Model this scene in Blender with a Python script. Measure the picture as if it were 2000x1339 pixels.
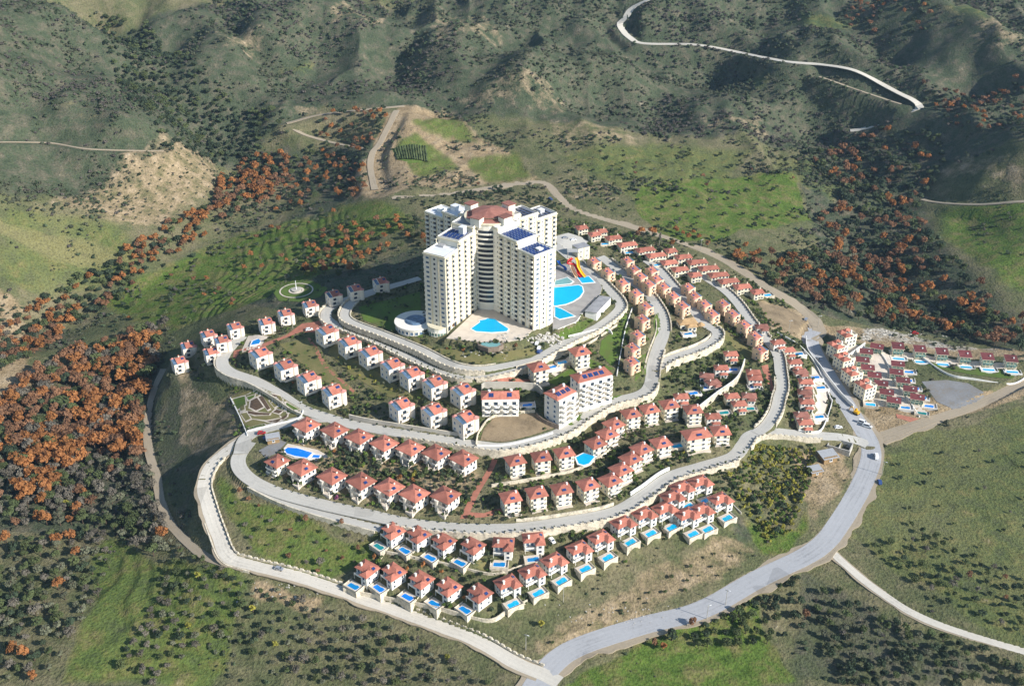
import bpy, bmesh, math, random
import numpy as np
from mathutils import Vector, Matrix
from mathutils.geometry import delaunay_2d_cdt

random.seed(7); RNG = np.random.default_rng(7)
S = bpy.context.scene
COL = S.collection
for o in list(bpy.data.objects): bpy.data.objects.remove(o)

# ------------------------------------------------------------------ camera
PITCH = math.radians(29.0); CZ = 324.0; F = 2000.0
cam = bpy.data.objects.new('camera', bpy.data.cameras.new('camera')); COL.objects.link(cam)
cam.data.sensor_width = 36.0; cam.data.lens = 36.0
cam.data.clip_start = 1.0; cam.data.clip_end = 20000.0
cam.location = (0, 0, CZ); cam.rotation_euler = (math.pi/2 - PITCH, 0, 0)
S.camera = cam

# ------------------------------------------------------------------ sky, sun, exposure
SUN_AZ = (0.865, -0.50); SUN_EL = math.radians(30.5)
w = bpy.data.worlds.new('World'); S.world = w; w.use_nodes = True
nt = w.node_tree; bg = nt.nodes['Background']
sky = nt.nodes.new('ShaderNodeTexSky'); sky.sky_type = 'NISHITA'; sky.sun_disc = False
sky.sun_elevation = SUN_EL; sky.sun_rotation = math.atan2(SUN_AZ[0], SUN_AZ[1])
sky.air_density = 1.3; sky.dust_density = 0.15; sky.ozone_density = 2.0; sky.altitude = 300
nt.links.new(sky.outputs[0], bg.inputs[0]); bg.inputs[1].default_value = 0.095
sl = bpy.data.lights.new('sun', 'SUN'); sl.energy = 5.0; sl.angle = math.radians(0.53); sl.color = (1.0, 0.96, 0.90)
sun = bpy.data.objects.new('sun', sl); COL.objects.link(sun)
sv = Vector((SUN_AZ[0]*math.cos(SUN_EL), SUN_AZ[1]*math.cos(SUN_EL), math.sin(SUN_EL)))
sun.rotation_euler = sv.to_track_quat('Z', 'Y').to_euler(); sun.location = (300, -200, 600)
S.view_settings.view_transform = 'Standard'; S.view_settings.look = 'None'
S.view_settings.exposure = 0.55; S.view_settings.gamma = 1.0
S.render.engine = 'CYCLES'

# ------------------------------------------------------------------ tags
def tag(o, label=None, cat=None, group=None, kind=None):
    if label: o['label'] = label
    if cat: o['category'] = cat
    if group: o['group'] = group
    if kind: o['kind'] = kind
    return o
def link(name, data, parent=None, loc=None, yaw=0):
    o = bpy.data.objects.new(name, data); COL.objects.link(o)
    if parent is not None: o.parent = parent
    if loc is not None: o.location = loc
    if yaw: o.rotation_euler = (0, 0, yaw)
    return o
ORD = ['first', 'second', 'third', 'fourth', 'fifth', 'sixth', 'seventh', 'eighth', 'ninth', 'tenth', 'eleventh', 'twelfth', 'thirteenth', 'fourteenth', 'fifteenth', 'sixteenth', 'seventeenth', 'eighteenth', 'nineteenth', 'twentieth']

# ------------------------------------------------------------------ materials
MATS = {}
def nmat(name):
    m = bpy.data.materials.new(name); m.use_nodes = True
    n = m.node_tree; b = n.nodes['Principled BSDF']
    MATS[name] = m
    return m, n, b
def N(n, t, **kw):
    x = n.nodes.new(t)
    for k, v in kw.items():
        if k.startswith('i_'): x.inputs[k[2:].replace('_', ' ')].default_value = v
        else: setattr(x, k, v)
    return x
def noise(n, scale, detail=3, vec=None, rough=0.55):
    x = N(n, 'ShaderNodeTexNoise'); x.inputs['Scale'].default_value = scale; x.inputs['Detail'].default_value = detail
    x.inputs['Roughness'].default_value = rough
    if vec is not None: n.links.new(vec, x.inputs['Vector'])
    return x.outputs[0]
def ramp(n, fac, stops):
    r = N(n, 'ShaderNodeValToRGB'); e = r.color_ramp.elements
    while len(e) < len(stops): e.new(0.5)
    for el, (p, c) in zip(e, stops): el.position = p; el.color = (*c, 1) if len(c) == 3 else c
    n.links.new(fac, r.inputs[0]); return r.outputs[0]
def mix(n, fac, a, b, mode='MIX'):
    x = N(n, 'ShaderNodeMix', data_type='RGBA', blend_type=mode)
    for s, v in ((x.inputs[0], fac), (x.inputs[6], a), (x.inputs[7], b)):
        if hasattr(v, 'is_linked'): n.links.new(v, s)
        elif isinstance(v, (int, float)): s.default_value = v
        else: s.default_value = (*v, 1)
    return x.outputs[2]
def math_(n, op, a, b=0.0):
    x = N(n, 'ShaderNodeMath', operation=op)
    for s, v in ((x.inputs[0], a), (x.inputs[1], b)):
        if hasattr(v, 'is_linked'): n.links.new(v, s)
        else: s.default_value = v
    return x.outputs[0]
def worldpos(n):
    return N(n, 'ShaderNodeNewGeometry').outputs['Position']
def bump(n, b, h, strength, dist):
    x = N(n, 'ShaderNodeBump'); x.inputs['Strength'].default_value = strength; x.inputs['Distance'].default_value = dist
    n.links.new(h, x.inputs['Height']); n.links.new(x.outputs[0], b.inputs['Normal'])
def simple(name, c, rough=0.8, var=0.15, scale=0.6, bmp=0.0, c2=None, metal=0.0, fine=6.0, objvar=0.0):
    m, n, b = nmat(name)
    pos = worldpos(n)
    f1 = noise(n, scale, 4, pos); f2 = noise(n, fine, 2, pos)
    f = math_(n, 'ADD', math_(n, 'MULTIPLY', f1, 0.65), math_(n, 'MULTIPLY', f2, 0.35))
    d = tuple(max(0, x*(1-var*1.6)) for x in c) if c2 is None else c2
    l = tuple(min(0.95, x*(1+var)) for x in c)
    col = ramp(n, f, [(0.3, d), (0.5, c), (0.7, l)])
    if objvar:
        r = N(n, 'ShaderNodeObjectInfo').outputs['Random']
        h = N(n, 'ShaderNodeHueSaturation'); n.links.new(col, h.inputs['Color'])
        n.links.new(math_(n, 'ADD', math_(n, 'MULTIPLY', r, objvar), 1-objvar/2), h.inputs['Value']); col = h.outputs[0]
    n.links.new(col, b.inputs['Base Color']); b.inputs['Roughness'].default_value = rough; b.inputs['Metallic'].default_value = metal
    b.inputs['Specular IOR Level'].default_value = 0.3
    if bmp: bump(n, b, f, 0.6, bmp)
    return m
simple('stucco_white', (0.79, 0.75, 0.67), 0.85, 0.09, 0.07)
simple('stucco_cream', (0.76, 0.69, 0.52), 0.85, 0.09, 0.07)
simple('stucco_peach', (0.74, 0.54, 0.37), 0.85, 0.10, 0.07)
simple('stucco_pale', (0.78, 0.70, 0.59), 0.85, 0.09, 0.07)
simple('hotel_wall', (0.80, 0.76, 0.66), 0.8, 0.04, 0.15)
simple('hotel_trim', (0.70, 0.63, 0.46), 0.8, 0.05, 0.2)
simple('grey_roofing', (0.30, 0.30, 0.31), 0.8, 0.25, 0.25)
simple('white_membrane', (0.72, 0.73, 0.75), 0.6, 0.12, 0.2)
simple('concrete', (0.44, 0.41, 0.35), 0.9, 0.2, 0.25)
simple('stone_wall', (0.60, 0.53, 0.41), 0.9, 0.36, 0.3, 0.08, fine=1.2)
simple('white_wall', (0.78, 0.76, 0.72), 0.85, 0.08, 0.3)
simple('dark_stone', (0.22, 0.17, 0.13), 0.9, 0.3, 0.8, 0.1)
ROADC_road_concrete = (0.44, 0.42, 0.375)
ROADC_road_asphalt = (0.37, 0.37, 0.375)
ROADC_road_dirt = (0.52, 0.48, 0.41)
ROADC_track_earth = (0.33, 0.27, 0.19)
simple('red_paving', (0.37, 0.15, 0.10), 0.9, 0.2, 0.3, fine=2.5)
simple('deck_pale', (0.60, 0.52, 0.43), 0.85, 0.12, 0.3)
simple('deck_grey', (0.33, 0.31, 0.29), 0.85, 0.15, 0.2)
simple('coping_white', (0.80, 0.80, 0.78), 0.6, 0.04, 0.5)
simple('lawn', (0.085, 0.135, 0.022), 0.95, 0.35, 0.12, 0.1, c2=(0.10, 0.10, 0.035), fine=1.5)
simple('dry_lawn', (0.17, 0.15, 0.06), 0.95, 0.3, 0.15, 0.1, c2=(0.09, 0.12, 0.03), fine=1.5)
simple('earth_lot', (0.24, 0.18, 0.11), 0.95, 0.3, 0.15, 0.15, fine=1.0)
simple('grey_gravel', (0.20, 0.20, 0.20), 0.95, 0.3, 0.08, 0.1, c2=(0.20, 0.16, 0.11), fine=0.9)
simple('soil_bed', (0.10, 0.065, 0.04), 0.95, 0.3, 0.8, 0.1)
simple('metal_grey', (0.45, 0.45, 0.45), 0.5, 0.1, 1.0, metal=0.3)
simple('tank_white', (0.82, 0.82, 0.80), 0.5, 0.04, 1.0)
simple('terracotta', (0.46, 0.15, 0.09), 0.8, 0.15, 1.0)
simple('slide_red', (0.62, 0.03, 0.03), 0.35, 0.05, 1.0)
simple('slide_yellow', (0.80, 0.48, 0.02), 0.35, 0.05, 1.0)
simple('slide_sand', (0.72, 0.52, 0.33), 0.4, 0.05, 1.0)
simple('slide_blue', (0.02, 0.16, 0.60), 0.35, 0.05, 1.0)
simple('car_white', (0.80, 0.80, 0.80), 0.3, 0.02, 1.0)
simple('car_silver', (0.42, 0.43, 0.45), 0.3, 0.02, 1.0, metal=0.4)
simple('car_red', (0.42, 0.03, 0.03), 0.3, 0.02, 1.0)
simple('car_blue', (0.04, 0.08, 0.22), 0.3, 0.02, 1.0)
simple('digger_yellow', (0.70, 0.38, 0.02), 0.45, 0.1, 1.0)
simple('rubber', (0.02, 0.02, 0.02), 0.9, 0.1, 1.0)
simple('bark', (0.09, 0.065, 0.045), 0.95, 0.3, 1.5)
simple('rubble', (0.50, 0.47, 0.42), 0.95, 0.25, 0.6, 0.1)
simple('wood_thatch', (0.30, 0.20, 0.10), 0.95, 0.3, 1.0)
simple('pink_tile', (0.55, 0.24, 0.20), 0.85, 0.12, 1.0)
def glassy(name, c, rough=0.12):
    m, n, b = nmat(name); pos = worldpos(n)
    col = ramp(n, noise(n, 0.5, 2, pos), [(0.35, tuple(x*0.7 for x in c)), (0.65, tuple(min(1, x*1.3) for x in c))])
    n.links.new(col, b.inputs['Base Color']); b.inputs['Roughness'].default_value = rough; b.inputs['Specular IOR Level'].default_value = 0.5
glassy('window_glass', (0.035, 0.05, 0.07)); glassy('window_blue', (0.10, 0.16, 0.24)); glassy('solar_blue', (0.02, 0.045, 0.15), 0.2)
glassy('glass_green', (0.16, 0.26, 0.22))
def water(name, c, c2):
    m, n, b = nmat(name); pos = worldpos(n)
    col = mix(n, noise(n, 0.18, 3, pos), c, c2)
    h = N(n, 'ShaderNodeHueSaturation'); n.links.new(col, h.inputs['Color']); rr = N(n, 'ShaderNodeObjectInfo').outputs['Random']; n.links.new(math_(n, 'ADD', math_(n, 'MULTIPLY', rr, .45), .72), h.inputs['Value']); n.links.new(math_(n, 'ADD', math_(n, 'MULTIPLY', rr, .03), .478), h.inputs['Hue']); col = h.outputs[0]
    n.links.new(col, b.inputs['Base Color']); b.inputs['Roughness'].default_value = 0.08; b.inputs['IOR'].default_value = 1.33
    bump(n, b, noise(n, 1.6, 2, pos), 0.25, 0.05)
water('pool_water', (0.0, 0.36, 0.74), (0.01, 0.44, 0.82)); water('pool_deep', (0.005, 0.16, 0.62), (0.01, 0.24, 0.72))
water('pool_green', (0.01, 0.20, 0.22), (0.02, 0.27, 0.28)); water('pond_pale', (0.20, 0.42, 0.47), (0.28, 0.50, 0.52)); water('pool_teal', (0.02, 0.22, 0.32), (0.05, 0.30, 0.42))
def roadmat(name, c, k):
    m, n, b = nmat(name); pos = worldpos(n)
    uv = N(n, 'ShaderNodeTexCoord').outputs['UV']; mp = N(n, 'ShaderNodeMapping'); mp.inputs['Scale'].default_value = (1.1, .035, 1); n.links.new(uv, mp.inputs['Vector'])
    st = noise(n, 1.0, 3, mp.outputs[0], .6); lg = noise(n, .05, 4, pos); fn = noise(n, .7, 3, pos, .65)
    f = math_(n, 'ADD', math_(n, 'ADD', math_(n, 'MULTIPLY', st, .42), math_(n, 'MULTIPLY', lg, .28)), math_(n, 'MULTIPLY', fn, .3))
    col = ramp(n, f, [(.3, tuple(x*(1-k*1.5) for x in c)), (.46, c), (.6, tuple(min(.9, x*(1+k*.5)) for x in c)), (.72, tuple(min(.9, x*(1+k)) for x in c))])
    # dark repair patches
    vo = N(n, 'ShaderNodeTexVoronoi'); vo.inputs['Scale'].default_value = .09; n.links.new(pos, vo.inputs['Vector']); pt = ramp(n, vo.outputs['Color'], [(.86, (1, 1, 1)), (.88, (.8, .8, .8))])
    col = mix(n, 1.0, col, pt, 'MULTIPLY'); n.links.new(col, b.inputs['Base Color']); b.inputs['Roughness'].default_value = .92; bump(n, b, fn, .4, .05)
roadmat('road_concrete', ROADC_road_concrete, .2); roadmat('road_asphalt', ROADC_road_asphalt, .26); roadmat('road_dirt', ROADC_road_dirt, .26); roadmat('track_earth', ROADC_track_earth, .26)
def rooftile(name, c, ribs=0.45):
    m, n, b = nmat(name)
    tc = N(n, 'ShaderNodeTexCoord').outputs['UV']
    wv = N(n, 'ShaderNodeTexWave', wave_type='BANDS', bands_direction='X'); wv.inputs['Scale'].default_value = ribs; n.links.new(tc, wv.inputs['Vector'])
    wy = N(n, 'ShaderNodeTexWave', wave_type='BANDS', bands_direction='Y', wave_profile='SAW'); wy.inputs['Scale'].default_value = ribs*0.55; n.links.new(tc, wy.inputs['Vector'])
    pos = worldpos(n)
    f = math_(n, 'ADD', math_(n, 'MULTIPLY', noise(n, 0.35, 4, pos), 0.6), math_(n, 'MULTIPLY', noise(n, 4.0, 2, pos), 0.4))
    col = ramp(n, f, [(0.3, tuple(x*0.66 for x in c)), (0.5, c), (0.72, tuple(min(1, x*1.25+0.02) for x in c))])
    hgt = math_(n, 'ADD', wv.outputs['Fac'], math_(n, 'MULTIPLY', wy.outputs['Fac'], 0.4))
    r = N(n, 'ShaderNodeObjectInfo').outputs['Random']
    h = N(n, 'ShaderNodeHueSaturation'); n.links.new(col, h.inputs['Color'])
    n.links.new(math_(n, 'ADD', math_(n, 'MULTIPLY', r, 0.42), 0.8), h.inputs['Value'])
    n.links.new(h.outputs[0], b.inputs['Base Color']); b.inputs['Roughness'].default_value = 0.85
    bump(n, b, hgt, 0.8, 0.10)
rooftile('roof_red', (0.43, 0.15, 0.10)); rooftile('roof_maroon', (0.15, 0.032, 0.034)); rooftile('roof_brown', (0.27, 0.11, 0.08)); rooftile('roof_bright', (0.60, 0.07, 0.05)); rooftile('roof_ochre', (0.42, 0.27, 0.13))
def leafmat(name, c, c2, var=0.5):
    m, n, b = nmat(name)
    r = N(n, 'ShaderNodeObjectInfo').outputs['Random']
    pos = worldpos(n)
    f = noise(n, 0.9, 3, pos)
    ff = math_(n, 'ADD', math_(n, 'MULTIPLY', r, 0.55), math_(n, 'MULTIPLY', f, 0.45))
    col = mix(n, ff, c, c2)
    h = N(n, 'ShaderNodeHueSaturation'); n.links.new(col, h.inputs['Color'])
    r2 = math_(n, 'FRACT', math_(n, 'MULTIPLY', r, 7.31))
    n.links.new(math_(n, 'ADD', math_(n, 'MULTIPLY', r2, var), 1-var/2), h.inputs['Value'])
    n.links.new(h.outputs[0], b.inputs['Base Color']); b.inputs['Roughness'].default_value = 0.9; b.inputs['Specular IOR Level'].default_value = 0.15
    tl = N(n, 'ShaderNodeBsdfTranslucent'); n.links.new(h.outputs[0], tl.inputs[0]); ms = N(n, 'ShaderNodeMixShader'); ms.inputs[0].default_value = 0.3
    n.links.new(b.outputs[0], ms.inputs[1]); n.links.new(tl.outputs[0], ms.inputs[2]); n.links.new(ms.outputs[0], n.nodes['Material Output'].inputs['Surface'])
leafmat('leaf_orange', (0.32, 0.14, 0.055), (0.44, 0.20, 0.07)); leafmat('leaf_rust', (0.22, 0.125, 0.075), (0.30, 0.155, 0.08))
leafmat('leaf_green', (0.085, 0.115, 0.05), (0.135, 0.16, 0.065)); leafmat('leaf_dark', (0.05, 0.075, 0.045), (0.08, 0.105, 0.058))
leafmat('leaf_grey', (0.15, 0.135, 0.105), (0.22, 0.195, 0.155)); leafmat('leaf_olive', (0.15, 0.16, 0.10), (0.22, 0.225, 0.15))
leafmat('leaf_yellow', (0.27, 0.28, 0.06), (0.42, 0.37, 0.07)); leafmat('leaf_fresh', (0.12, 0.19, 0.04), (0.17, 0.24, 0.06)); leafmat('leaf_purple', (0.22, 0.07, 0.16), (0.28, 0.08, 0.15))
leafmat('leaf_scrub', (0.11, 0.125, 0.08), (0.16, 0.165, 0.105)); leafmat('leaf_heath', (0.125, 0.115, 0.10), (0.17, 0.15, 0.125)); leafmat('leaf_bush', (0.075, 0.11, 0.06), (0.12, 0.15, 0.08))
# ------------------------------------------------------------------ survey: points read off the photograph with their heights above the lower junction
def rayd(u, v):
    a = (u-1000)/F; b = (v-669.5)/F
    return a, math.cos(PITCH)-b*math.sin(PITCH), -math.sin(PITCH)-b*math.cos(PITCH)
def W(u, v, z):
    dx, dy, dz = rayd(u, v); t = (CZ-z)/-dz
    return dx*t, dy*t
# name, half width, material, lift, label/kind, points (u, v, z)
ROADS = [
 ('asphalt_road', 4.6, 'road_asphalt', 0.3, [(1030,1365,0),(1075,1300,0),(1130,1262,.5),(1250,1222,1.5),(1370,1190,3),(1480,1130,5),(1590,1075,7),(1640,1020,8),(1690,930,10),(1700,870,11),(1660,800,13),(1625,745,15),(1592,690,17),(1582,662,18.6),(1590,642,19.6)]),
 ('loop_road', 2.7, 'road_dirt', 0.8, [(1092,1332,0),(1060,1316,0),(1000,1290,.5),(930,1250,1.5),(820,1208,3),(700,1165,5),(580,1125,8),(480,1100,10),(445,1085,11),(425,1040,13),(408,990,15.5),(398,945,18),(415,905,21),(450,875,23.5),(485,852,25.5)]),
 ('connecting_road', 3.2, 'road_concrete', 0.6, [(470,885,24.6),(485,850,25.6),(548,829,27.2),(600,818,28.4),(640,816,28.7)]),
 ('lower_avenue', 3.2, 'road_concrete', 1.4, [(487,862,25.2),(465,897,23.5),(480,928,22.5),(530,956,21.5),(620,982,20.5),(720,1004,20),(800,1021,19.8),(900,1031,19.8,3.0),(1000,1031,19.8,4.5),(1100,1019,20,4.5),(1200,999,20,4.5),(1260,965,20.5,4.5),(1310,930,21,4.5),(1370,911,21.5,4.5),(1430,892,22,4.5),(1453,867,22,3.6),(1466,850,21.5,3.6),(1500,842,20,3.6),(1570,848,17,3.6),(1640,853,14,3.6),(1672,859,11.8),(1695,868,11.1)]),
 ('side_lane', 1.8, 'road_concrete', 1.0, [(492,945,22.1),(560,978,20.2),(650,1007,19.2),(745,1032,18.4)]),
 ('middle_avenue', 3.1, 'road_concrete', 1.5, [(472,656,34),(442,687,32),(434,710,31),(452,727,30.5),(498,743,30),(548,771,29.5),(586,796,29),(637,814,28.7),(700,831,28.5),(820,851,28.3),(940,869,28.2,6.5),(985,872,28.2,6.5),(1045,860,28.5,6.5),(1105,839,29,6.5),(1150,809,30,6.5),(1195,785,31,6.5),(1250,770,32,6.5),(1270,752,32.7,6.5),(1276,712,34),(1283,686,35),(1296,648,36),(1293,618,37),(1281,595,38),(1263,572,38.5),(1225,542,39),(1187,511,39.5),(1172,501,40)]),
 ('hotel_lower_lane', 2.7, 'road_concrete', 1.2, [(800,550,43.2),(720,571,42.8),(660,592,42.4),(637,611,42),(650,631,41.5,2.6),(726,661,41,2.6),(820,706,40.5,2.6),(880,730,40.5,2.6),(916,735,40.5,2.6),(970,728,41,2.6),(1030,710,41.5),(1108,667,43),(1171,636,44),(1209,605,44.5),(1209,588,44.5),(1192,568,44.8),(1171,547,45),(1146,527,45.3),(1110,500,45.5),(1085,478,45.5)]),
 ('hotel_upper_lane', 2.2, 'road_concrete', 1.0, [(820,543,45.2),(760,561,44.8),(700,582,44.6),(676,603,44.4),(680,626,44.2),(751,654,43.8),(820,682,43.6),(870,707,43.2),(905,718,42.8),(945,720,42.4),(1000,711,42),(1045,702,41.9)]),
 ('terrace_road', 2.7, 'road_concrete', 1.4, [(1281,719,33.8,6),(1314,699,34,6),(1365,681,34,6),(1396,663,34,6),(1400,648,34,6),(1377,633,34.3),(1360,613,34.6),(1339,585,35),(1314,557,35.5),(1288,527,36),(1262,508,36.5)]),
 ('villa_road', 2.6, 'road_concrete', 1.0, [(1350,525,33),(1377,542,32.5),(1415,567,31.5),(1441,593,30.5),(1466,628,29.5),(1491,656,28.5),(1517,689,27.5),(1524,725,26,2.5),(1527,757,24.5,2.5),(1522,774,23.8,2.5),(1515,802,22.5,2.5),(1497,830,21.3,2.5),(1476,846,21.2)]),
 ('rear_track', 2.8, 'track_earth', 0.2, [(1580,660,18.6),(1597,640,19.8),(1560,600,22),(1500,565,25),(1440,524,27),(1380,492,29),(1250,448,33),(1130,412,36),(1092,385,37.5),(1062,357,39),(1000,360,40),(880,378,42.5),(765,386,44)]),
 ('east_track', 2.8, 'track_earth', 0.2, [(2020,738,13),(1900,793,12),(1800,826,11.5),(1715,858,11)]),
 ('field_track', 1.5, 'road_dirt', 0.2, [(1612,1062,7),(1640,1092,6.5),(1700,1142,5),(1780,1195,4),(1870,1232,3.6),(2030,1280,3)]),
 ('valley_track', 1.8, 'track_earth', 0.2, [(450,1102,10.4),(400,1085,8.4),(360,1052,5.5),(332,1020,3),(313,975,1),(306,930,0),(292,885,-1),(288,830,-2),(300,770,-1.5),(320,720,-.5)]),
]
FARROADS = [('hill_road', 3.6, 'road_dirt', [(1290,-8),(1240,12),(1222,35),(1211,52),(1232,76),(1258,86),(1360,88),(1440,103),(1530,120),(1600,127),(1668,137),(1715,162),(1770,190),(1796,202),(1786,214),(1748,232),(1712,246),(1660,258)]),
 ('farm_track', 2.0, 'track_earth', [(560,243),(590,262),(650,280),(725,293)]), ('farm_track', 2.6, 'track_earth', [(775,215),(745,275),(728,300),(724,330),(732,372)]),
 ('farm_track', 2.0, 'track_earth', [(560,243),(620,226),(720,214),(790,208)]), ('farm_track', 2.2, 'track_earth', [(2010,392),(1920,400),(1850,398),(1800,392)]),
 ('slope_track', 1.0, 'track_earth', [(-20,278),(90,280),(180,292),(320,296)]), ('slope_track', 1.5, 'track_earth', [(1600,150),(1650,168),(1720,192),(1760,205)])]
CP = [ # valley, hills and fields
 (600,420,18),(450,450,9),(300,510,1),(200,600,-7),(60,650,-11),(150,800,-9),(250,700,-5),(240,900,-6),(100,1000,-8),(100,1250,-6),(400,1250,-2),(700,1310,-3),(0,1339,-8),(0,850,-10),(250,1100,-3),
 (560,480,16),(480,560,14),(380,590,8),(320,640,4),(560,545,20),(700,500,30),(760,450,36),(640,380,24),(690,410,32),
 (0,560,8),(30,720,-4),(100,450,22),(250,470,10),(200,370,32),(0,300,62),(300,300,42),(330,400,22),(150,200,72),(0,50,105),(300,120,75),(0,180,90),(430,280,36),(430,200,52),(250,20,98),(0,-60,125),(480,330,26),
 (560,240,40),(640,300,34),(720,330,40),(800,210,58),(780,290,48),(900,330,42),(1000,250,52),(900,270,48),(640,150,62),(560,100,72),(640,40,88),(800,100,72),(1000,150,66),(1000,40,92),(850,10,100),(1200,150,62),(1250,60,84),(1250,220,46),(1400,160,58),(1500,60,82),(1500,200,46),(1650,130,62),(1790,200,58),(1780,90,84),(1650,20,98),(2000,150,70),(2000,20,100),(1900,250,46),(1700,250,34),(1000,-60,112),(1500,-60,112),(2000,-60,120),(500,-40,110),
 (1100,300,42),(1250,330,38),(1150,400,37),(1400,300,34),(1400,400,30),(1300,440,31),(1550,350,24),(1520,450,24),(1620,420,16),(1700,500,10),(1620,560,17),(1800,600,7),(1900,680,8),(1990,640,6),(1850,440,20),(1950,560,16),(2000,400,32),(1900,330,34),(2000,300,46),(1700,640,15),(1650,600,17),(1800,660,11),
 (1850,720,14.5),(1990,720,14),(1700,740,14.5),(1640,680,17.5),(1750,800,12.5),(1850,780,13),(1850,950,9.5),(2000,850,12),(1750,950,9.5),(2000,1150,5),(1850,1100,6.5),(1700,1100,5.5),(1550,1200,-1),(1800,1300,0),(1400,1280,-2),(1650,1280,-2),(1250,1300,-2),(2000,1339,-1),(1200,1345,-2),(850,1345,-2),
 # resort ground
 (450,780,20),(380,740,14),(340,830,5),(380,880,8),(360,960,5),(440,830,20),(470,800,25.5),(530,800,26),(350,1010,5.5),(400,1060,9),
 (560,1040,14),(660,1080,11),(500,1060,12),(700,1100,9),(640,1110,8.5),(700,1040,15),
 (480,980,17),(430,950,18),
 (600,880,24.5),(750,905,24.2),(880,935,24),(940,950,23.6),(560,940,22),(760,985,21.2),(880,1010,20.8),
 (765,1062,13.6),(865,1080,13.2),(985,1090,13.4),(1045,1078,13.8),(715,1140,8.5),(820,1160,8),(935,1190,8),(900,1120,11),(1000,1170,8.5),(1090,1120,10),(1180,1080,11.5),(1260,1030,13),(1350,1030,13.5),(1410,1000,14),(1320,985,15.5),(1380,965,16),(1050,1065,14.5),(1150,1045,14.5),
 (970,1200,4),(1100,1170,5),(1200,1150,5),(1300,1120,6),(1400,1080,7),(1450,1030,9),(1050,1240,2),(1150,1220,2.4),(1500,1080,6),
 (1520,950,11),(1480,900,15),(1560,900,12.5),(1600,960,10.5),(1560,1020,8.5),(1620,880,12),(1440,960,14.5),(1450,1000,12),
 (1000,935,23),(1100,915,23.4),(1165,890,24),(1200,855,24.8),(1270,835,25.6),(1350,830,25.6),(1000,1005,20.8),(1100,985,21),(1190,960,21.6),(1240,915,22.4),(1300,895,22.8),(1380,880,23.4),(1410,865,23.6),
 (650,710,34.5),(560,690,34),(700,740,34),(760,760,33.5),(850,790,33),(900,785,34),(650,680,37.5),(720,715,37),(800,750,36.5),(880,770,35.6),(500,715,32),(600,770,31),(780,815,30.6),(900,840,30.4),(980,800,32.5),(1000,830,30.6),(1040,740,36),
 (560,625,38.5),(620,645,38.6),(520,660,35.5),(350,720,22),(380,690,27),(430,680,31),(460,650,33),(520,640,35),(600,610,38),(640,585,39),(700,565,39),(750,545,40),(580,575,33),(520,580,28),(640,535,33),(460,620,25),(760,510,36),(820,480,38),
 (840,640,46),(900,690,44),(960,690,44.5),(1000,690,44.5),(750,610,44.5),(720,600,44.3),(780,585,45),(800,640,44),(850,670,44.5),
 (960,600,48.5),(900,620,48.5),(960,650,48),(1040,640,48),(1000,660,46.5),(1080,620,48.5),(1150,570,48),(1120,540,48),(1150,600,47.6),(1180,590,46.5),(900,520,48.5),(960,470,48),(1100,470,46),(860,450,46),(1060,430,44),(950,420,44),
 (1110,750,36),(1060,780,34),(1140,780,34),(1180,750,35),(1200,690,38),(1190,650,41),(1180,720,37),(1100,720,37),(1060,740,36),
 (1240,720,35.5),(1250,670,37.5),(1260,625,39.2),(1240,585,40.8),(1200,545,42.2),(1165,520,43),(1300,600,37.5),(1330,640,35.6),(1310,670,34.6),
 (1290,560,37),(1240,520,38.2),(1340,570,34.5),(1390,620,32.2),(1420,650,31),(1420,610,31.2),(1480,690,28.2),(1450,650,29.6),(1440,690,28.5),(1400,700,28),
 (1330,740,27),(1400,750,25.6),(1450,740,26),(1340,790,25.5),(1450,800,23.4),(1480,760,25),(1400,800,24.4),(1490,730,26.5),(1420,820,23.5),
 (1550,700,22),(1580,760,18),(1580,810,16.5),(1540,800,19.5),(1560,670,22),(1530,650,25),(1560,640,22.5),(1500,610,26),(1540,610,23.5),
 (1140,450,39),(1200,470,37.5),(1280,490,35.5),(1330,520,33.5),(1400,535,31),(1470,570,28),(1380,510,31),(1310,480,34),(1160,480,40),
]
TX, TY, TZ = [], [], []
for (u, v, z) in CP:
    x, y = W(u, v, z); TX.append(x); TY.append(y); TZ.append(z)
for nm, hw, mt, lift, pts in ROADS:
    XY = np.array([W(*q[:3]) for q in pts]); dd_ = np.gradient(XY, axis=0); dd_ /= np.linalg.norm(dd_, axis=1)[:, None]
    for q, (x, y), d_ in zip(pts, XY, dd_):
        z = q[2]
        if len(q) > 3:   # walled on its downhill side: the ground below the wall is lower
            TX += [x, x+d_[1]*(hw+4)]; TY += [y, y-d_[0]*(hw+4)]; TZ += [z-.4, z-q[3]]
        else: TX.append(x); TY.append(y); TZ.append(z-lift)
TX, TY, TZ = map(np.array, (TX, TY, TZ))
SC = 200.0
def _k(r2): return np.where(r2 > 1e-12, 0.5*r2*np.log(np.maximum(r2, 1e-12)), 0.0)
nP = len(TX); A = np.zeros((nP+3, nP+3)); xs, ys = TX/SC, TY/SC
A[:nP, :nP] = _k((xs[:, None]-xs[None])**2+(ys[:, None]-ys[None])**2)+np.eye(nP)*0.004
A[:nP, nP] = 1; A[:nP, nP+1] = xs; A[:nP, nP+2] = ys; A[nP:, :nP] = A[:nP, nP:].T
TW = np.linalg.solve(A, np.concatenate([TZ, np.zeros(3)]))
def tps(x, y):
    out = np.empty(x.size); xf, yf = x.ravel()/SC, y.ravel()/SC
    for i in range(0, x.size, 20000):
        a, b = xf[i:i+20000], yf[i:i+20000]
        out[i:i+20000] = _k((a[:, None]-xs)**2+(b[:, None]-ys)**2) @ TW[:nP] + TW[nP]+TW[nP+1]*a+TW[nP+2]*b
    return out.reshape(x.shape)
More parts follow.
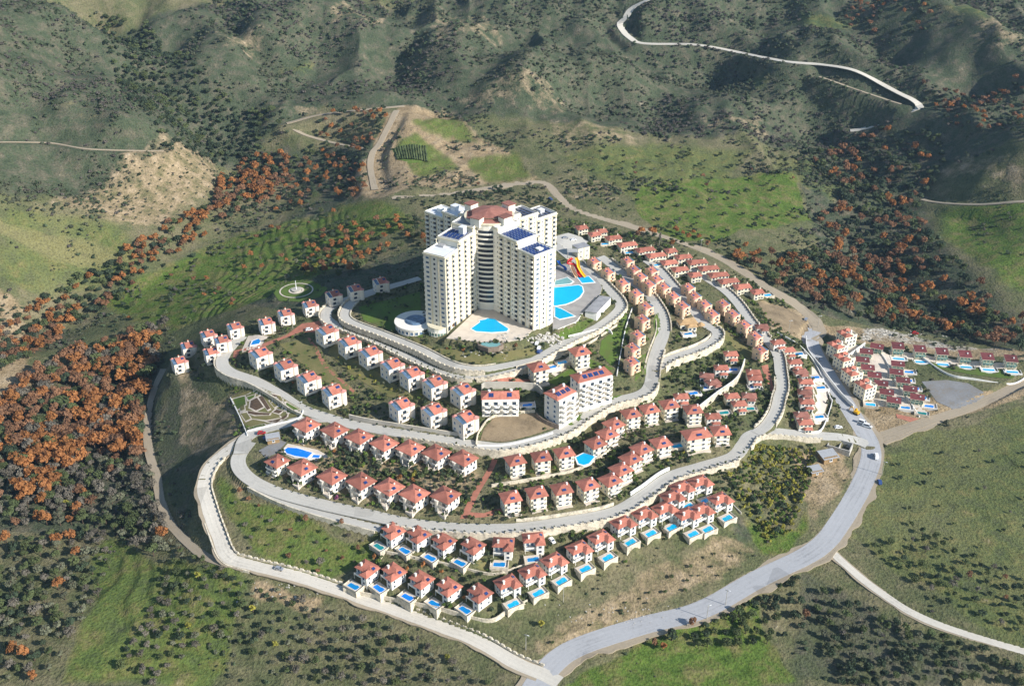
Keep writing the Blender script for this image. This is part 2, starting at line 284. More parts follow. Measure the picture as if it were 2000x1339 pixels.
def vn(x, y, seed):
    xi = np.floor(x).astype(np.int64); yi = np.floor(y).astype(np.int64); fx, fy = x-xi, y-yi
    def h(a, b):
        n = (a*374761393+b*668265263+seed*974634777) & 0xffffffff; n = ((n ^ (n >> 13))*1274126177) & 0xffffffff
        return ((n ^ (n >> 16)) & 0xffff)/65535.0
    sx, sy = fx*fx*(3-2*fx), fy*fy*(3-2*fy)
    return (h(xi, yi)*(1-sx)+h(xi+1, yi)*sx)*(1-sy)+(h(xi, yi+1)*(1-sx)+h(xi+1, yi+1)*sx)*sy
def fbm(x, y, seed, octv=4):
    s, a, t = 0, 1.0, 0
    for k in range(octv): s = s+a*vn(x*2**k+17.3*k, y*2**k+5.1*k, seed+k); t += a; a *= 0.5
    return s/t*2-1
def axis(lo, f0, f1, hi, fine, coarse, far):
    a = [f0]
    s = fine
    while a[-1] > lo: s = min(coarse, s*1.12); a.append(a[-1]-s)
    while a[-1] > far[0]: s *= 1.6; a.append(a[-1]-s)
    a = a[::-1]+list(np.arange(f0+fine, f1, fine)); s = fine
    while a[-1] < hi: s = min(coarse, s*1.12); a.append(a[-1]+s)
    while a[-1] < far[1]: s *= 1.6; a.append(a[-1]+s)
    return np.array(a)
GX = axis(-620, -205, 290, 640, 1.2, 4.5, (-5000, 5000)); GY = axis(170, 300, 700, 1500, 1.2, 4.5, (-2500, 7000))
cx = np.unique(np.concatenate([np.arange(-700, 720, 5.0), GX[(GX < -700) | (GX > 715)]])); cy = np.unique(np.concatenate([np.arange(120, 1600, 5.0), GY[(GY < 120) | (GY > 1595)]]))
CXX, CYY = np.meshgrid(cx, cy)
CL = tps(np.clip(CXX, -720, 720), np.clip(CYY, 200, 1350)); CL = np.clip(CL, -25, 150)
GXX, GYY = np.meshgrid(GX, GY)
def bil(ax, ay, Zg, x, y):
    i = np.clip(np.searchsorted(ax, x)-1, 0, len(ax)-2); j = np.clip(np.searchsorted(ay, y)-1, 0, len(ay)-2)
    fx = np.clip((x-ax[i])/(ax[i+1]-ax[i]), 0, 1); fy = np.clip((y-ay[j])/(ay[j+1]-ay[j]), 0, 1)
    return (Zg[j, i]*(1-fx)+Zg[j, i+1]*fx)*(1-fy)+(Zg[j+1, i]*(1-fx)+Zg[j+1, i+1]*fx)*fy
HZ = bil(cx, cy, CL, GXX, GYY)
# natural relief: spurs and gullies that grow away from the built hill
dres = np.hypot((GXX-20)/230.0, (GYY-510)/215.0); amp = np.clip((dres-0.95)/1.3, 0, 1)
rid = 1-np.abs(fbm(GXX/150+GYY/420, GYY/210, 11, 3))*2.2; rid2 = 1-np.abs(fbm(GXX/60+3, GYY/85, 19, 3))*2
far_ = np.clip((dres-1.2)/1.6, 0, 1)
HZ += amp*(rid*(8+15*far_)+rid2*(2.5+9.5*far_)+fbm(GXX/40, GYY/40, 23, 3)*2.5) + np.clip((dres-0.8)*2, 0.12, 1)*fbm(GXX/14, GYY/14, 31, 3)*0.8
def hz(x, y): return bil(GX, GY, HZ, np.asarray(x, float), np.asarray(y, float))
def hit(u, v, up=0.0):
    """where the sight line through a photo point meets the ground (or a level `up` metres above it)"""
    dx, dy, dz = rayd(u, v)
    t = np.arange(260, 2200, 1.5); g = CZ+dz*t-up-hz(dx*t, dy*t)
    k = np.argmax(g < 0)
    if g[k] >= 0: k = len(t)-1
    a, b = t[max(k-1, 0)], t[k]
    for _ in range(14):
        m = (a+b)/2
        if CZ+dz*m-up-hz(dx*m, dy*m) < 0: b = m
        else: a = m
    return dx*b, dy*b, CZ+dz*b-up
def resample(P, step):
    P = np.array(P, float)
    # Catmull-Rom then even spacing
    Q = []
    for i in range(len(P)-1):
        p0, p1, p2, p3 = P[max(i-1, 0)], P[i], P[i+1], P[min(i+2, len(P)-1)]
        for t in np.linspace(0, 1, 12, endpoint=False):
            Q.append(0.5*((2*p1)+(-p0+p2)*t+(2*p0-5*p1+4*p2-p3)*t*t+(-p0+3*p1-3*p2+p3)*t**3))
    Q.append(P[-1]); Q = np.array(Q)
    d = np.concatenate([[0], np.cumsum(np.linalg.norm(np.diff(Q[:, :2], axis=0), axis=1))])
    n = max(2, int(d[-1]/step)+1); s = np.linspace(0, d[-1], n)
    return np.stack([np.interp(s, d, Q[:, k]) for k in range(Q.shape[1])], 1)
def inside(poly, x, y):
    r = np.zeros(np.shape(x), bool); n = len(poly)
    for i in range(n):
        (x1, y1), (x2, y2) = poly[i], poly[(i+1) % n]
        if y1 == y2: continue
        r ^= ((y1 > y) != (y2 > y)) & (x < (x2-x1)*(y-y1)/(y2-y1)+x1)
    return r
def fold(pp, h, wd):
    # a spur (h > 0) or a gully (h < 0) along a line
    P = resample([hit(u, v)[:2] for u, v in pp], 8.0); D = np.full(HZ.shape, 1e9); R = wd*2.6
    for k, (x, y) in enumerate(P):
        i0, i1 = np.searchsorted(GX, (x-R, x+R)); j0, j1 = np.searchsorted(GY, (y-R, y+R)); sub = D[j0:j1, i0:i1]
        np.minimum(sub, np.hypot(GXX[j0:j1, i0:i1]-x, GYY[j0:j1, i0:i1]-y), out=sub)
    D *= 1+.25*fbm(GXX/40, GYY/40, 44, 3); HZ[:] += h*np.exp(-(np.minimum(D, R)/wd)**2)*np.clip((dres-.95)*3, 0, 1)
for pp, h_, w_ in [([(200,40),(270,110),(330,190),(450,310)], -22, 42), ([(0,90),(120,80),(230,170),(305,285)], 24, 46), ([(0,180),(120,230),(240,290)], 16, 34), ([(530,130),(580,70),(650,45),(710,95)], 26, 42), ([(430,120),(440,80),(520,70)], 16, 36), ([(1010,160),(1090,140),(1130,150)], 20, 34), ([(1150,150),(1230,165)], 18, 30), ([(1250,60),(1330,62),(1400,75)], 12, 38), ([(1540,150),(1600,150),(1650,165)], 11, 32), ([(1610,110),(1690,85),(1790,82),(1900,105),(2010,150)], 19, 48), ([(1480,30),(1560,60)], 13, 40), ([(0,400),(140,440),(270,505)], 12, 34), ([(1840,260),(1930,280),(2010,310)], 14, 34), ([(1560,235),(1700,250),(1830,230)], -10, 30), ([(1640,420),(1720,520),(1820,610)], -7, 26), ([(440,430),(300,510),(180,600),(40,660)], -5, 26), ([(860,110),(960,90)], 18, 36), ([(760,60),(800,130),(860,190)], -14, 34), ([(960,120),(1000,190),(1120,200)], -10, 28), ([(1380,130),(1480,170),(1560,200)], -10, 28)]: fold(pp, h_, w_)
def terraces(pp, step, k):
    P = [hit(u, v)[:2] for u, v in pp]; m = inside(P, GXX+fbm(GXX/20, GYY/20, 5, 2)*6, GYY+fbm(GXX/20, GYY/20, 6, 2)*6)
    q = HZ/step+fbm(GXX/60, GYY/60, 8, 2)*.8; f = q-np.floor(q); HZ[m] += ((np.clip((f-.72)/.28, 0, 1)-f)*step*k)[m]
for pp, st, kk in [([(190,590),(480,450),(640,410),(740,440),(560,570),(330,650)], 1.7, .9), ([(760,290),(850,225),(900,240),(1050,345),(900,362),(820,355)], 2.2, .9), ([(1815,405),(2030,395),(2030,600),(1900,510)], 1.5, .8), ([(200,1080),(440,1150),(500,1345),(150,1345)], 1.6, .9), ([(1700,900),(2030,860),(2030,1250),(1750,1080)], 1.3, .6), ([(1150,300),(1560,310),(1560,430),(1300,450)], 1.8, .7), ([(1850,300),(2030,310),(2030,390),(1820,385)], 2.4, .9), ([(1440,890),(1590,890),(1560,1010),(1500,1050)], 1.8, .9), ([(1150,1310),(1400,1230),(1500,1345)], 1.2, .8)]: terraces(pp, st, kk)
def carve(pts, hw, fall):
    """level the ground along a line of (x, y, z)"""
    D = np.full(HZ.shape, 1e9); Zt = np.zeros(HZ.shape); R = hw+fall+1
    for x, y, z in pts:
        i0, i1 = np.searchsorted(GX, (x-R, x+R)); j0, j1 = np.searchsorted(GY, (y-R, y+R))
        if i1 <= i0 or j1 <= j0: continue
        d = np.hypot(GXX[j0:j1, i0:i1]-x, GYY[j0:j1, i0:i1]-y); sub = D[j0:j1, i0:i1]; mk = d < sub
        sub[mk] = d[mk]; Zt[j0:j1, i0:i1][mk] = z
    wgt = np.clip(1-(D-hw)/fall, 0, 1); wgt = wgt*wgt*(3-2*wgt)
    HZ[:] = HZ*(1-wgt)+Zt*wgt
LINES = {}
for nm, hw, mt, lift, pts in ROADS:
    P = resample([(*W(u, v, z), z) for u, v, z in [q[:3] for q in pts]], 2.0); LINES[nm] = (P, hw, mt)
for nm, hw, mt, pts in FARROADS:
    P = resample([hit(u, v) for u, v in pts], 3.0)
    k = np.ones(9)/9; z = np.convolve(np.pad(P[:, 2], 4, mode='edge'), k, 'valid'); P[:, 2] = z
    LINES.setdefault('far', []).append((nm, P, hw, mt)); carve(P, hw+4.5, 9.0)
for nm, hw, mt, lift, pts in ROADS:
    P = LINES[nm][0]; Q = P.copy(); Q[:, 2] -= 0.12; carve(Q, hw+0.5, 1.1)
# ------------------------------------------------------------------ mesh builder
class MB:
    def __init__(s): s.v, s.f, s.m, s.mats = [], [], [], []
    def mi(s, m):
        if m not in s.mats: s.mats.append(m)
        return s.mats.index(m)
    def poly(s, pts, m):
        n = len(s.v); s.v += [tuple(p) for p in pts]; s.f.append(tuple(range(n, n+len(pts)))); s.m.append(s.mi(m))
    def box(s, x0, x1, y0, y1, z0, z1, m, rot=0, c=None, bottom=True):
        n = len(s.v); V = [(x, y, z) for z in (z0, z1) for (x, y) in ((x0, y0), (x1, y0), (x1, y1), (x0, y1))]
        if rot:
            ox, oy = c or ((x0+x1)/2, (y0+y1)/2); ca, sa = math.cos(rot), math.sin(rot)
            V = [(ox+(x-ox)*ca-(y-oy)*sa, oy+(x-ox)*sa+(y-oy)*ca, z) for x, y, z in V]
        s.v += V; k = s.mi(m)
        for q in ((0,3,2,1), (4,5,6,7), (0,1,5,4), (1,2,6,5), (2,3,7,6), (3,0,4,7)): s.f.append(tuple(n+a for a in q)); s.m.append(k)
    def cyl(s, x, y, r, z0, z1, m, seg=12, r2=None, a0=0, a1=2*math.pi, cap=True):
        r2 = r if r2 is None else r2; n = len(s.v); k = s.mi(m); full = abs(a1-a0-2*math.pi) < 1e-6
        cnt = seg if full else seg+1
        for zz, rr in ((z0, r), (z1, r2)):
            for i in range(cnt): a = a0+(a1-a0)*i/seg; s.v.append((x+rr*math.cos(a), y+rr*math.sin(a), zz))
        for i in range(seg): j = (i+1) % cnt; s.f.append((n+i, n+j, n+cnt+j, n+cnt+i)); s.m.append(k)
        if cap: s.f.append(tuple(n+cnt+i for i in range(cnt))); s.m.append(k); s.f.append(tuple(n+i for i in range(cnt))[::-1]); s.m.append(k)
    def prism(s, pts, z0, z1, m, mtop=None):
        n = len(s.v); c = len(pts); s.v += [(x, y, z0) for x, y in pts]+[(x, y, z1) for x, y in pts]; k = s.mi(m)
        for i in range(c): j = (i+1) % c; s.f.append((n+i, n+j, n+c+j, n+c+i)); s.m.append(k)
        s.f.append(tuple(n+c+i for i in range(c))); s.m.append(s.mi(mtop or m))
        s.f.append(tuple(n+i for i in range(c))[::-1]); s.m.append(k)
    def hip(s, x0, x1, y0, y1, z, rise, m, t=0.25, along=None):
        """hipped tile roof with an eaves board"""
        w, d = x1-x0, y1-y0; k = min(w, d)/2
        if abs(w-d) < 0.3: R = [((x0+x1)/2, (y0+y1)/2)]*2
        elif w > d: R = [(x0+k, (y0+y1)/2), (x1-k, (y0+y1)/2)]
        else: R = [((x0+x1)/2, y0+k), ((x0+x1)/2, y1-k)]
        a, b = [(p[0], p[1], z+rise) for p in R]; zz = z+t
        e = [(x0, y0, zz), (x1, y0, zz), (x1, y1, zz), (x0, y1, zz)]; lo = [(p[0], p[1], z) for p in e]
        if R[0] == R[1]:
            for i in range(4): s.poly([e[i], e[(i+1) % 4], a], m)
        elif w > d:
            s.poly([e[0], e[1], b, a], m); s.poly([e[1], e[2], b], m); s.poly([e[2], e[3], a, b], m); s.poly([e[3], e[0], a], m)
        else:
            s.poly([e[0], e[1], a], m); s.poly([e[1], e[2], b, a], m); s.poly([e[2], e[3], b], m); s.poly([e[3], e[0], a, b], m)
        for i in range(4): j = (i+1) % 4; s.poly([lo[i], lo[j], e[j], e[i]], m)
        s.poly(lo[::-1], m)
    def mesh(s, name):
        me = bpy.data.meshes.new(name); me.from_pydata(s.v, [], s.f)
        for m in s.mats: me.materials.append(MATS[m])
        me.polygons.foreach_set('material_index', s.m)
        uv = me.uv_layers.new(name='uv').data
        for p in me.polygons:
            nx, ny, nz = p.normal; h = math.hypot(nx, ny)
            t = (-ny/h, nx/h, 0) if h > 1e-4 else (1, 0, 0)
            bt = (ny*t[2]-nz*t[1], nz*t[0]-nx*t[2], nx*t[1]-ny*t[0])
            for li in p.loop_indices:
                c = me.vertices[me.loops[li].vertex_index].co
                uv[li].uv = (c[0]*t[0]+c[1]*t[1]+c[2]*t[2], c[0]*bt[0]+c[1]*bt[1]+c[2]*bt[2])
        me.update(); return me
class Kind:
    """a thing with parts; copies share mesh data"""
    def __init__(s): s.parts = []
    def part(s, name, mb, parent=None, loc=(0, 0, 0), yaw=0, label=None):
        me = mb if isinstance(mb, bpy.types.Mesh) else mb.mesh(name)
        s.parts.append((name, me, parent, loc, yaw, label)); return len(s.parts)-1
    def put(s, name, loc, yaw, label, cat, group=None, scale=None):
        r = link(name, None, None, loc, yaw); r.empty_display_size = 1
        if scale: r.scale = scale
        tag(r, label, cat, group); ob = []
        for nm, me, pa, l, y, lb in s.parts:
            o = link(nm, me, r if pa is None else ob[pa], l, y); ob.append(o)
            if lb: o['label'] = lb
        return r
def one(m, *a, **k):
    b = MB(); getattr(b, m)(*a, **k); return b
_win = {}
def winmesh(w, h, frame='coping_white', glass='window_glass', d=0.14):
    """window: frame with sill and a recessed pane, facing -y, origin at centre"""
    key = (round(w, 2), round(h, 2), frame, glass)
    if key not in _win:
        b = MB(); f = 0.13
        b.box(-w/2-f, -w/2, -d, 0.05, -h/2-f, h/2+f, frame); b.box(w/2, w/2+f, -d, 0.05, -h/2-f, h/2+f, frame)
        b.box(-w/2, w/2, -d, 0.05, h/2, h/2+f, frame); b.box(-w/2-f-.08, w/2+f+.08, -d-.12, 0.05, -h/2-f-.06, -h/2, frame)
        b.box(-w/2, w/2, -0.03, 0.05, -h/2, h/2, glass)
        _win[key] = b.mesh('window')
    return _win[key]
FACE = {'f': 0, 'r': math.pi/2, 'b': math.pi, 'l': -math.pi/2}
def wins(k, face, off, xs, z, w, h, **kw):
    """row of windows on a face: off = distance of that face from the origin"""
    a = FACE[face]; ca, sa = math.cos(a), math.sin(a)
    for x in xs: k.part('window', winmesh(w, h, **kw), None, (x*ca+off*sa, x*sa-off*ca, z), a)
def solar(k, x, y, z, w, h, tilt_dir, tilt, n=1, parent=None):
    b = MB(); ca, sa = math.cos(tilt_dir), math.sin(tilt_dir); c, s_ = math.cos(tilt), math.sin(tilt)
    def P(a, bb, cc): # a across, b up the slope, c off
        lx, ly, lz = a, bb*c-cc*s_, bb*s_+cc*c
        return (x+lx*ca-ly*sa, y+lx*sa+ly*ca, z+lz)
    for i in range(n):
        a0 = -w/2+i*w/n+0.05; a1 = -w/2+(i+1)*w/n-0.05
        lo = [P(a0, -h/2, 0), P(a1, -h/2, 0), P(a1, h/2, 0), P(a0, h/2, 0)]; hi = [P(a0, -h/2, .14), P(a1, -h/2, .14), P(a1, h/2, .14), P(a0, h/2, .14)]
        b.poly(hi, 'solar_blue'); b.poly(lo[::-1], 'metal_grey')
        for q in range(4): r = (q+1) % 4; b.poly([lo[q], lo[r], hi[r], hi[q]], 'metal_grey')
    k.part('solar_panel', b, parent)
def balcony(k, face, off, x, z, w, d=1.3, m='stucco_white', door=True, hpar=1.0):
    a = FACE[face]; ca, sa = math.cos(a), math.sin(a)
    b = MB(); b.box(-w/2, w/2, -d, 0.02, -0.2, 0, m); b.box(-w/2, w/2, -d, -d+.14, 0, hpar, m)
    b.box(-w/2, -w/2+.14, -d+.14, 0.02, 0, hpar, m); b.box(w/2-.14, w/2, -d+.14, 0.02, 0, hpar, m)
    k.part('balcony', b, None, (x*ca+off*sa, x*sa-off*ca, z), a)
    if door: k.part('balcony_door', winmesh(min(2.2, w*.6), 2.0), None, (x*ca+(off)*sa, x*sa-(off)*ca, z+1.15), a)
K = {}
def kindA(wall, roof='roof_red'):
    k = Kind(); b = MB(); b.box(-5, 5, -4.5, 4.5, -5, 6.3, wall); k.part('wall', b)
    r = MB(); r.hip(-5.9, 5.9, -5.4, 5.4, 6.3, 2.5, roof, .3); ri = k.part('roof', r)
    c = MB(); c.box(1.4, 2.2, 1.2, 2.0, 7.2, 9.3, wall); c.box(1.25, 2.35, 1.05, 2.15, 9.3, 9.5, 'terracotta'); k.part('chimney', c, ri)
    solar(k, 3.9, -0.4, 7.66, 1.9, 1.5, math.pi/2, math.radians(25), 1, ri)
    t = MB(); t.cyl(-1.2, -4.9, 1.35, -5, 6.1, wall, 12); t.cyl(-1.2, -4.9, 1.55, 6.1, 6.4, wall, 12); k.part('bay_tower', t)
    balcony(k, 'f', 4.5, 2.6, 3.2, 4.4, 1.5, wall); balcony(k, 'f', 4.5, -3.7, 3.2, 2.3, 1.3, wall, False)
    p = MB(); p.box(.2, 5, -7.2, -4.52, -5, .1, 'deck_pale'); p.box(.3, .6, -6.9, -6.6, .1, 3.0, wall); p.box(4.5, 4.8, -6.9, -6.6, .1, 3.0, wall); k.part('porch', p)
    wins(k, 'f', 4.5, (2.6,), 1.5, 2.4, 2.0); wins(k, 'f', 4.5, (-3.8,), 1.6, 1.2, 1.5)
    wins(k, 'r', 5.0, (-2.6, 0.4, 2.8), 4.7, 1.2, 1.5); wins(k, 'r', 5.0, (-2.2, 2.2), 1.6, 1.3, 1.6); wins(k, 'l', 5.0, (-2, 2), 4.7, 1.2, 1.5); wins(k, 'l', 5.0, (0,), 1.6, 1.2, 1.5)
    return k
def kindB(wall, mirror=False):
    """tall town house: half tile roof, round stair tower, lean-to glazing, balconies"""
    s = -1 if mirror else 1; k = Kind()
    def bx(b, x0, x1, *a): b.box(min(s*x0, s*x1), max(s*x0, s*x1), *a)
    b = MB(); bx(b, -4.2, 4.2, -4.2, 4.2, -6, 7.4, wall); bx(b, -1.6, 4.2, -1.2, 4.2, 7.4, 8.6, wall); k.part('wall', b)
    r = MB(); X0, X1 = sorted((s*-1.9, s*4.4))
    r.poly([(X0, -4.5, 7.6), (X1, -4.5, 7.6), (X1, 0.9, 9.7), (X0, 0.9, 9.7)], 'roof_red'); r.poly([(X1, 4.5, 8.4), (X0, 4.5, 8.4), (X0, .9, 9.7), (X1, .9, 9.7)], 'roof_red')
    for X in (X0, X1): r.poly([(X, -4.5, 7.6), (X, .9, 9.7), (X, 4.5, 8.4), (X, 4.5, 7.3), (X, -4.5, 7.3)], wall)
    r.poly([(X0, -4.5, 7.3), (X1, -4.5, 7.3), (X1, -4.5, 7.6), (X0, -4.5, 7.6)], wall); r.poly([(X1, 4.5, 7.3), (X0, 4.5, 7.3), (X0, 4.5, 8.4), (X1, 4.5, 8.4)], wall)
    ri = k.part('roof', r)
    solar(k, s*2.6, -0.9, 9.12, 2.0, 1.6, 0, math.radians(21), 1, ri)
    c = MB(); c.box(s*1.0-.35, s*1.0+.35, 1.6, 2.3, 8.6, 10.6, wall); c.box(s*1.0-.45, s*1.0+.45, 1.5, 2.4, 10.6, 10.8, 'terracotta'); k.part('chimney', c, ri)
    g = MB(); X0, X1 = sorted((s*-4.2, s*-1.9)); g.poly([(X0, -4.1, 7.45), (X1, -4.1, 7.45), (X1, 2.2, 8.7), (X0, 2.2, 8.7)], 'window_blue'); g.poly([(X1, 2.2, 7.45), (X0, 2.2, 7.45), (X0, 2.2, 8.7), (X1, 2.2, 8.7)], wall)
    for X in (X0, X1): g.poly([(X, -4.1, 7.42), (X, 2.2, 8.7), (X, 2.2, 7.42)], wall)
    k.part('skylight', g, ri)
    t = MB(); t.cyl(s*4.0, -3.4, 1.75, -6, 7.6, wall, 14); ti = k.part('stair_tower', t)
    t = MB(); t.cyl(s*4.0, -3.4, 1.95, 7.6, 8.7, 'pink_tile', 14, 0.1); k.part('tower_roof', t, ti)
    t = MB(); t.cyl(s*-3.2, 3.4, 1.3, 7.4, 8.3, wall, 12); t.cyl(s*-3.2, 3.4, 1.5, 8.3, 9.3, 'pink_tile', 12, .1); k.part('roof_turret', t, ri)
    balcony(k, 'f', 4.2, s*-0.6, 4.3, 3.6, 1.4, wall); balcony(k, 'f', 4.2, s*-1.0, 1.2, 4.4, 1.5, wall)
    f = 'l' if not mirror else 'r'
    wins(k, f, 4.2, (-2.2, 1.8), 5.4, 1.1, 1.4, glass='window_blue'); wins(k, f, 4.2, (-2.2, 1.8), 2.2, 1.1, 1.4, glass='window_blue')
    wins(k, 'r' if f == 'l' else 'l', 4.2, (0, 2.4), 5.4, 1.1, 1.4); wins(k, 'r' if f == 'l' else 'l', 4.2, (0, 2.4), 2.2, 1.1, 1.4)
    return k
def kindC(wall, w=9.0, h=8.6, roof='roof_red'):
    k = Kind(); x = w/2; b = MB(); b.box(-x, x, -4.2, 4.2, -5, h, wall); k.part('wall', b)
    r = MB(); r.hip(-x-.9, x+.9, -5.2, 5.1, h, 2.5, roof, .3); ri = k.part('roof', r)
    solar(k, .3, -3.1, h+1.45, 2.3 if w < 11 else 3.2, 1.5, 0, math.radians(25), 1, ri)
    c = MB(); c.cyl(x-1.0, 1.5, .5, h+.5, h+2.5, 'tank_white', 10); k.part('water_tank', c, ri)
    for z in ((h-8.6)+2.9, (h-8.6)+5.7):
        if z > .5: balcony(k, 'f', 4.2, .2, z, w-1.4, 1.5, 'stucco_white', False, .95)
    for z in ((h-8.6)+4.2, (h-8.6)+7.0):
        if z > 1.5: wins(k, 'f', 4.2, (-w*.26, w*.2), z, 1.7, 1.9)
    p = MB(); p.box(-x, x, -6.4, -4.22, -5, .12, 'deck_pale'); k.part('terrace', p)
    wins(k, 'f', 4.2, (-w*.25, w*.22), 1.5, 2.0, 1.9); wins(k, 'l', x, (-1.6, 1.8), h-1.7, 1.0, 1.3); wins(k, 'l', x, (-1.6, 1.8), h-4.5, 1.0, 1.3); wins(k, 'r', x, (-1.8, 1.6), h-1.7, 1.0, 1.3); wins(k, 'r', x, (-1.8, 1.6), h-4.5, 1.0, 1.3)
    return k
def kindD(wall, mirror=False):
    """pool villa: main block with a projecting wing, cross hips, balconies in the notch"""
    s = -1 if mirror else 1; k = Kind(); b = MB()
    def bx(b, x0, x1, *a): b.box(min(s*x0, s*x1), max(s*x0, s*x1), *a)
    bx(b, -5, 5, -2.2, 4.4, -5, 6.0, wall); bx(b, 0.9, 4.96, -5.2, -2.2, -5, 5.97, wall); k.part('wall', b)
    r = MB(); r.hip(-5.8, 5.8, -3.0, 5.2, 6.0, 2.3, 'roof_red', .28); X0, X1 = sorted((s*.2, s*5.75)); r.hip(X0, X1, -6.0, 0.8, 6.03, 1.95, 'roof_red', .28); ri = k.part('roof', r)
    c = MB(); c.box(s*-2.6-.45, s*-2.6+.45, -1.2, -.3, 6.9, 9.0, wall); c.box(s*-2.6-.6, s*-2.6+.6, -1.35, -.15, 9.0, 9.25, wall); k.part('chimney', c, ri)
    solar(k, s*4.2, 1.2, 7.35, 1.9, 1.5, s*math.pi/2, math.radians(29), 1, ri)
    t = MB(); bx(t, -5, .9, -4.3, -2.22, 2.75, 3.0, wall); bx(t, -5, .9, -4.3, -4.16, 3.0, 3.9, wall); bx(t, -5, -4.8, -4.3, -4.1, -5, 2.75, wall); k.part('balcony', t)
    for z in (1.35, 4.4): wins(k, 'f', 2.2, (s*-3.4, s*-.9), z, 1.5, 1.9, glass='window_blue')
    for z in (1.5, 4.4): wins(k, 'f', 5.2, (s*2.9,), z, 1.5, 1.5)
    f = 'r' if not mirror else 'l'
    for z in (1.5, 4.4): wins(k, f, 5.0, (-3.4, 2.0) if f == 'r' else (3.4, -2.0), z, 1.2, 1.4); wins(k, 'l' if f == 'r' else 'r', 5.0, (-1.5, 1.0), z, 1.1, 1.4)
    return k
def kindE(wall, roof='roof_red', two=True):
    k = Kind(); h = 5.6 if two else 3.6; b = MB(); b.box(-4.6, 4.6, -2.6, 3.6, -5, h, wall); b.box(-1.2, 3.6, -5.4, -2.6, -5, 3.0, wall); k.part('wall', b)
    r = MB(); r.hip(-5.3, 5.3, -3.3, 4.3, h, 1.9, roof, .25); ri = k.part('roof', r)
    r = MB(); r.hip(-1.8, 4.2, -6.1, -2.62, 3.0, 1.2, roof, .22); k.part('porch_roof', r)
    c = MB(); c.box(-2.5, -1.8, .5, 1.2, h+.6, h+2.6, wall); k.part('chimney', c, ri)
    wins(k, 'f', 5.4, (0, 2.3), 1.5, 1.4, 1.5)
    if two: wins(k, 'f', 2.6, (-3, -.2, 2.6), 4.4, 1.2, 1.3)
    wins(k, 'f', 2.6, (-3,), 1.5, 1.6, 1.8); wins(k, 'l', 4.6, (-1, 1.6), h-1.4, 1.1, 1.3); wins(k, 'r', 4.6, (-1, 1.6), h-1.4, 1.1, 1.3)
    return k
def kindF():
    """modern house: single pitch maroon roof, glazed front"""
    k = Kind(); b = MB(); b.box(-3.9, 3.9, -3.4, 3.4, -5, 5.6, 'stucco_cream'); k.part('wall', b)
    r = MB(); e = [(-4.6, -4.2, 5.7), (4.6, -4.2, 5.7), (4.6, 4.0, 7.5), (-4.6, 4.0, 7.5)]; lo = [(x, y, z-.35) for x, y, z in e]
    r.poly(e, 'roof_maroon'); r.poly(lo[::-1], 'stucco_white')
    for i in range(4): j = (i+1) % 4; r.poly([lo[i], lo[j], e[j], e[i]], 'stucco_cream')
    ri = k.part('roof', r)
    b = MB(); b.prism([(-3.9, 3.0), (-3.9, 3.4), (3.9, 3.4), (3.9, 3.0)][::-1], 5.55, 6.95, 'stucco_cream'); k.part('back_wall', b)
    c = MB(); c.box(1.4, 2.2, -.2, .6, 6.3, 7.5, 'coping_white'); k.part('roof_vent', c, ri)
    for z in (1.4, 4.2): wins(k, 'f', 3.4, (-2.5, 0, 2.5), z, 1.9, 2.1, frame='stucco_cream', glass='glass_green')
    balcony(k, 'f', 3.4, 0, 2.75, 7.6, 1.4, 'glass_green', False, .9)
    wins(k, 'l', 3.9, (-1.8, 1.6), 4.2, 1.2, 1.5, glass='glass_green'); wins(k, 'l', 3.9, (-1.8, 1.6), 1.4, 1.2, 1.5, glass='glass_green'); wins(k, 'r', 3.9, (-1.6, 1.8), 4.2, 1.2, 1.5)
    return k
def kindG():
    k = Kind(); b = MB(); b.box(-5, 5, -5, 5, -6, 9.0, 'stucco_cream'); k.part('wall', b)
    for (x0, x1, y0, y1) in ((-5.5, 1.2, -5.5, -.2), (-5.5, -.4, .05, 5.5), (-.1, 5.5, 1.6, 5.5)):
        r = MB(); r.hip(x0, x1, y0, y1, 9.0, 1.7, 'roof_red', .25); ri = k.part('roof', r)
    c = MB(); c.box(2.4, 3.4, -1, 0, 9, 11.2, 'stucco_white'); k.part('chimney', c)
    c = MB(); c.box(1.4, 5, -5, -4.85, 9.003, 10, 'stucco_cream'); c.box(4.85, 5, -4.85, 1.5, 9.003, 10, 'stucco_cream'); k.part('roof_parapet', c)
    for z in (3, 6): balcony(k, 'r', 5, 1.5, z, 5, 1.3, 'stucco_cream', True)
    for z in (1.5, 4.5, 7.4): wins(k, 'f', 5, (-2.8, .2, 3), z, 1.3, 1.6); wins(k, 'l', 5, (-3, 0, 3), z, 1.1, 1.4); wins(k, 'r', 5, (-3.2,), z, 1.1, 1.4)
    return k
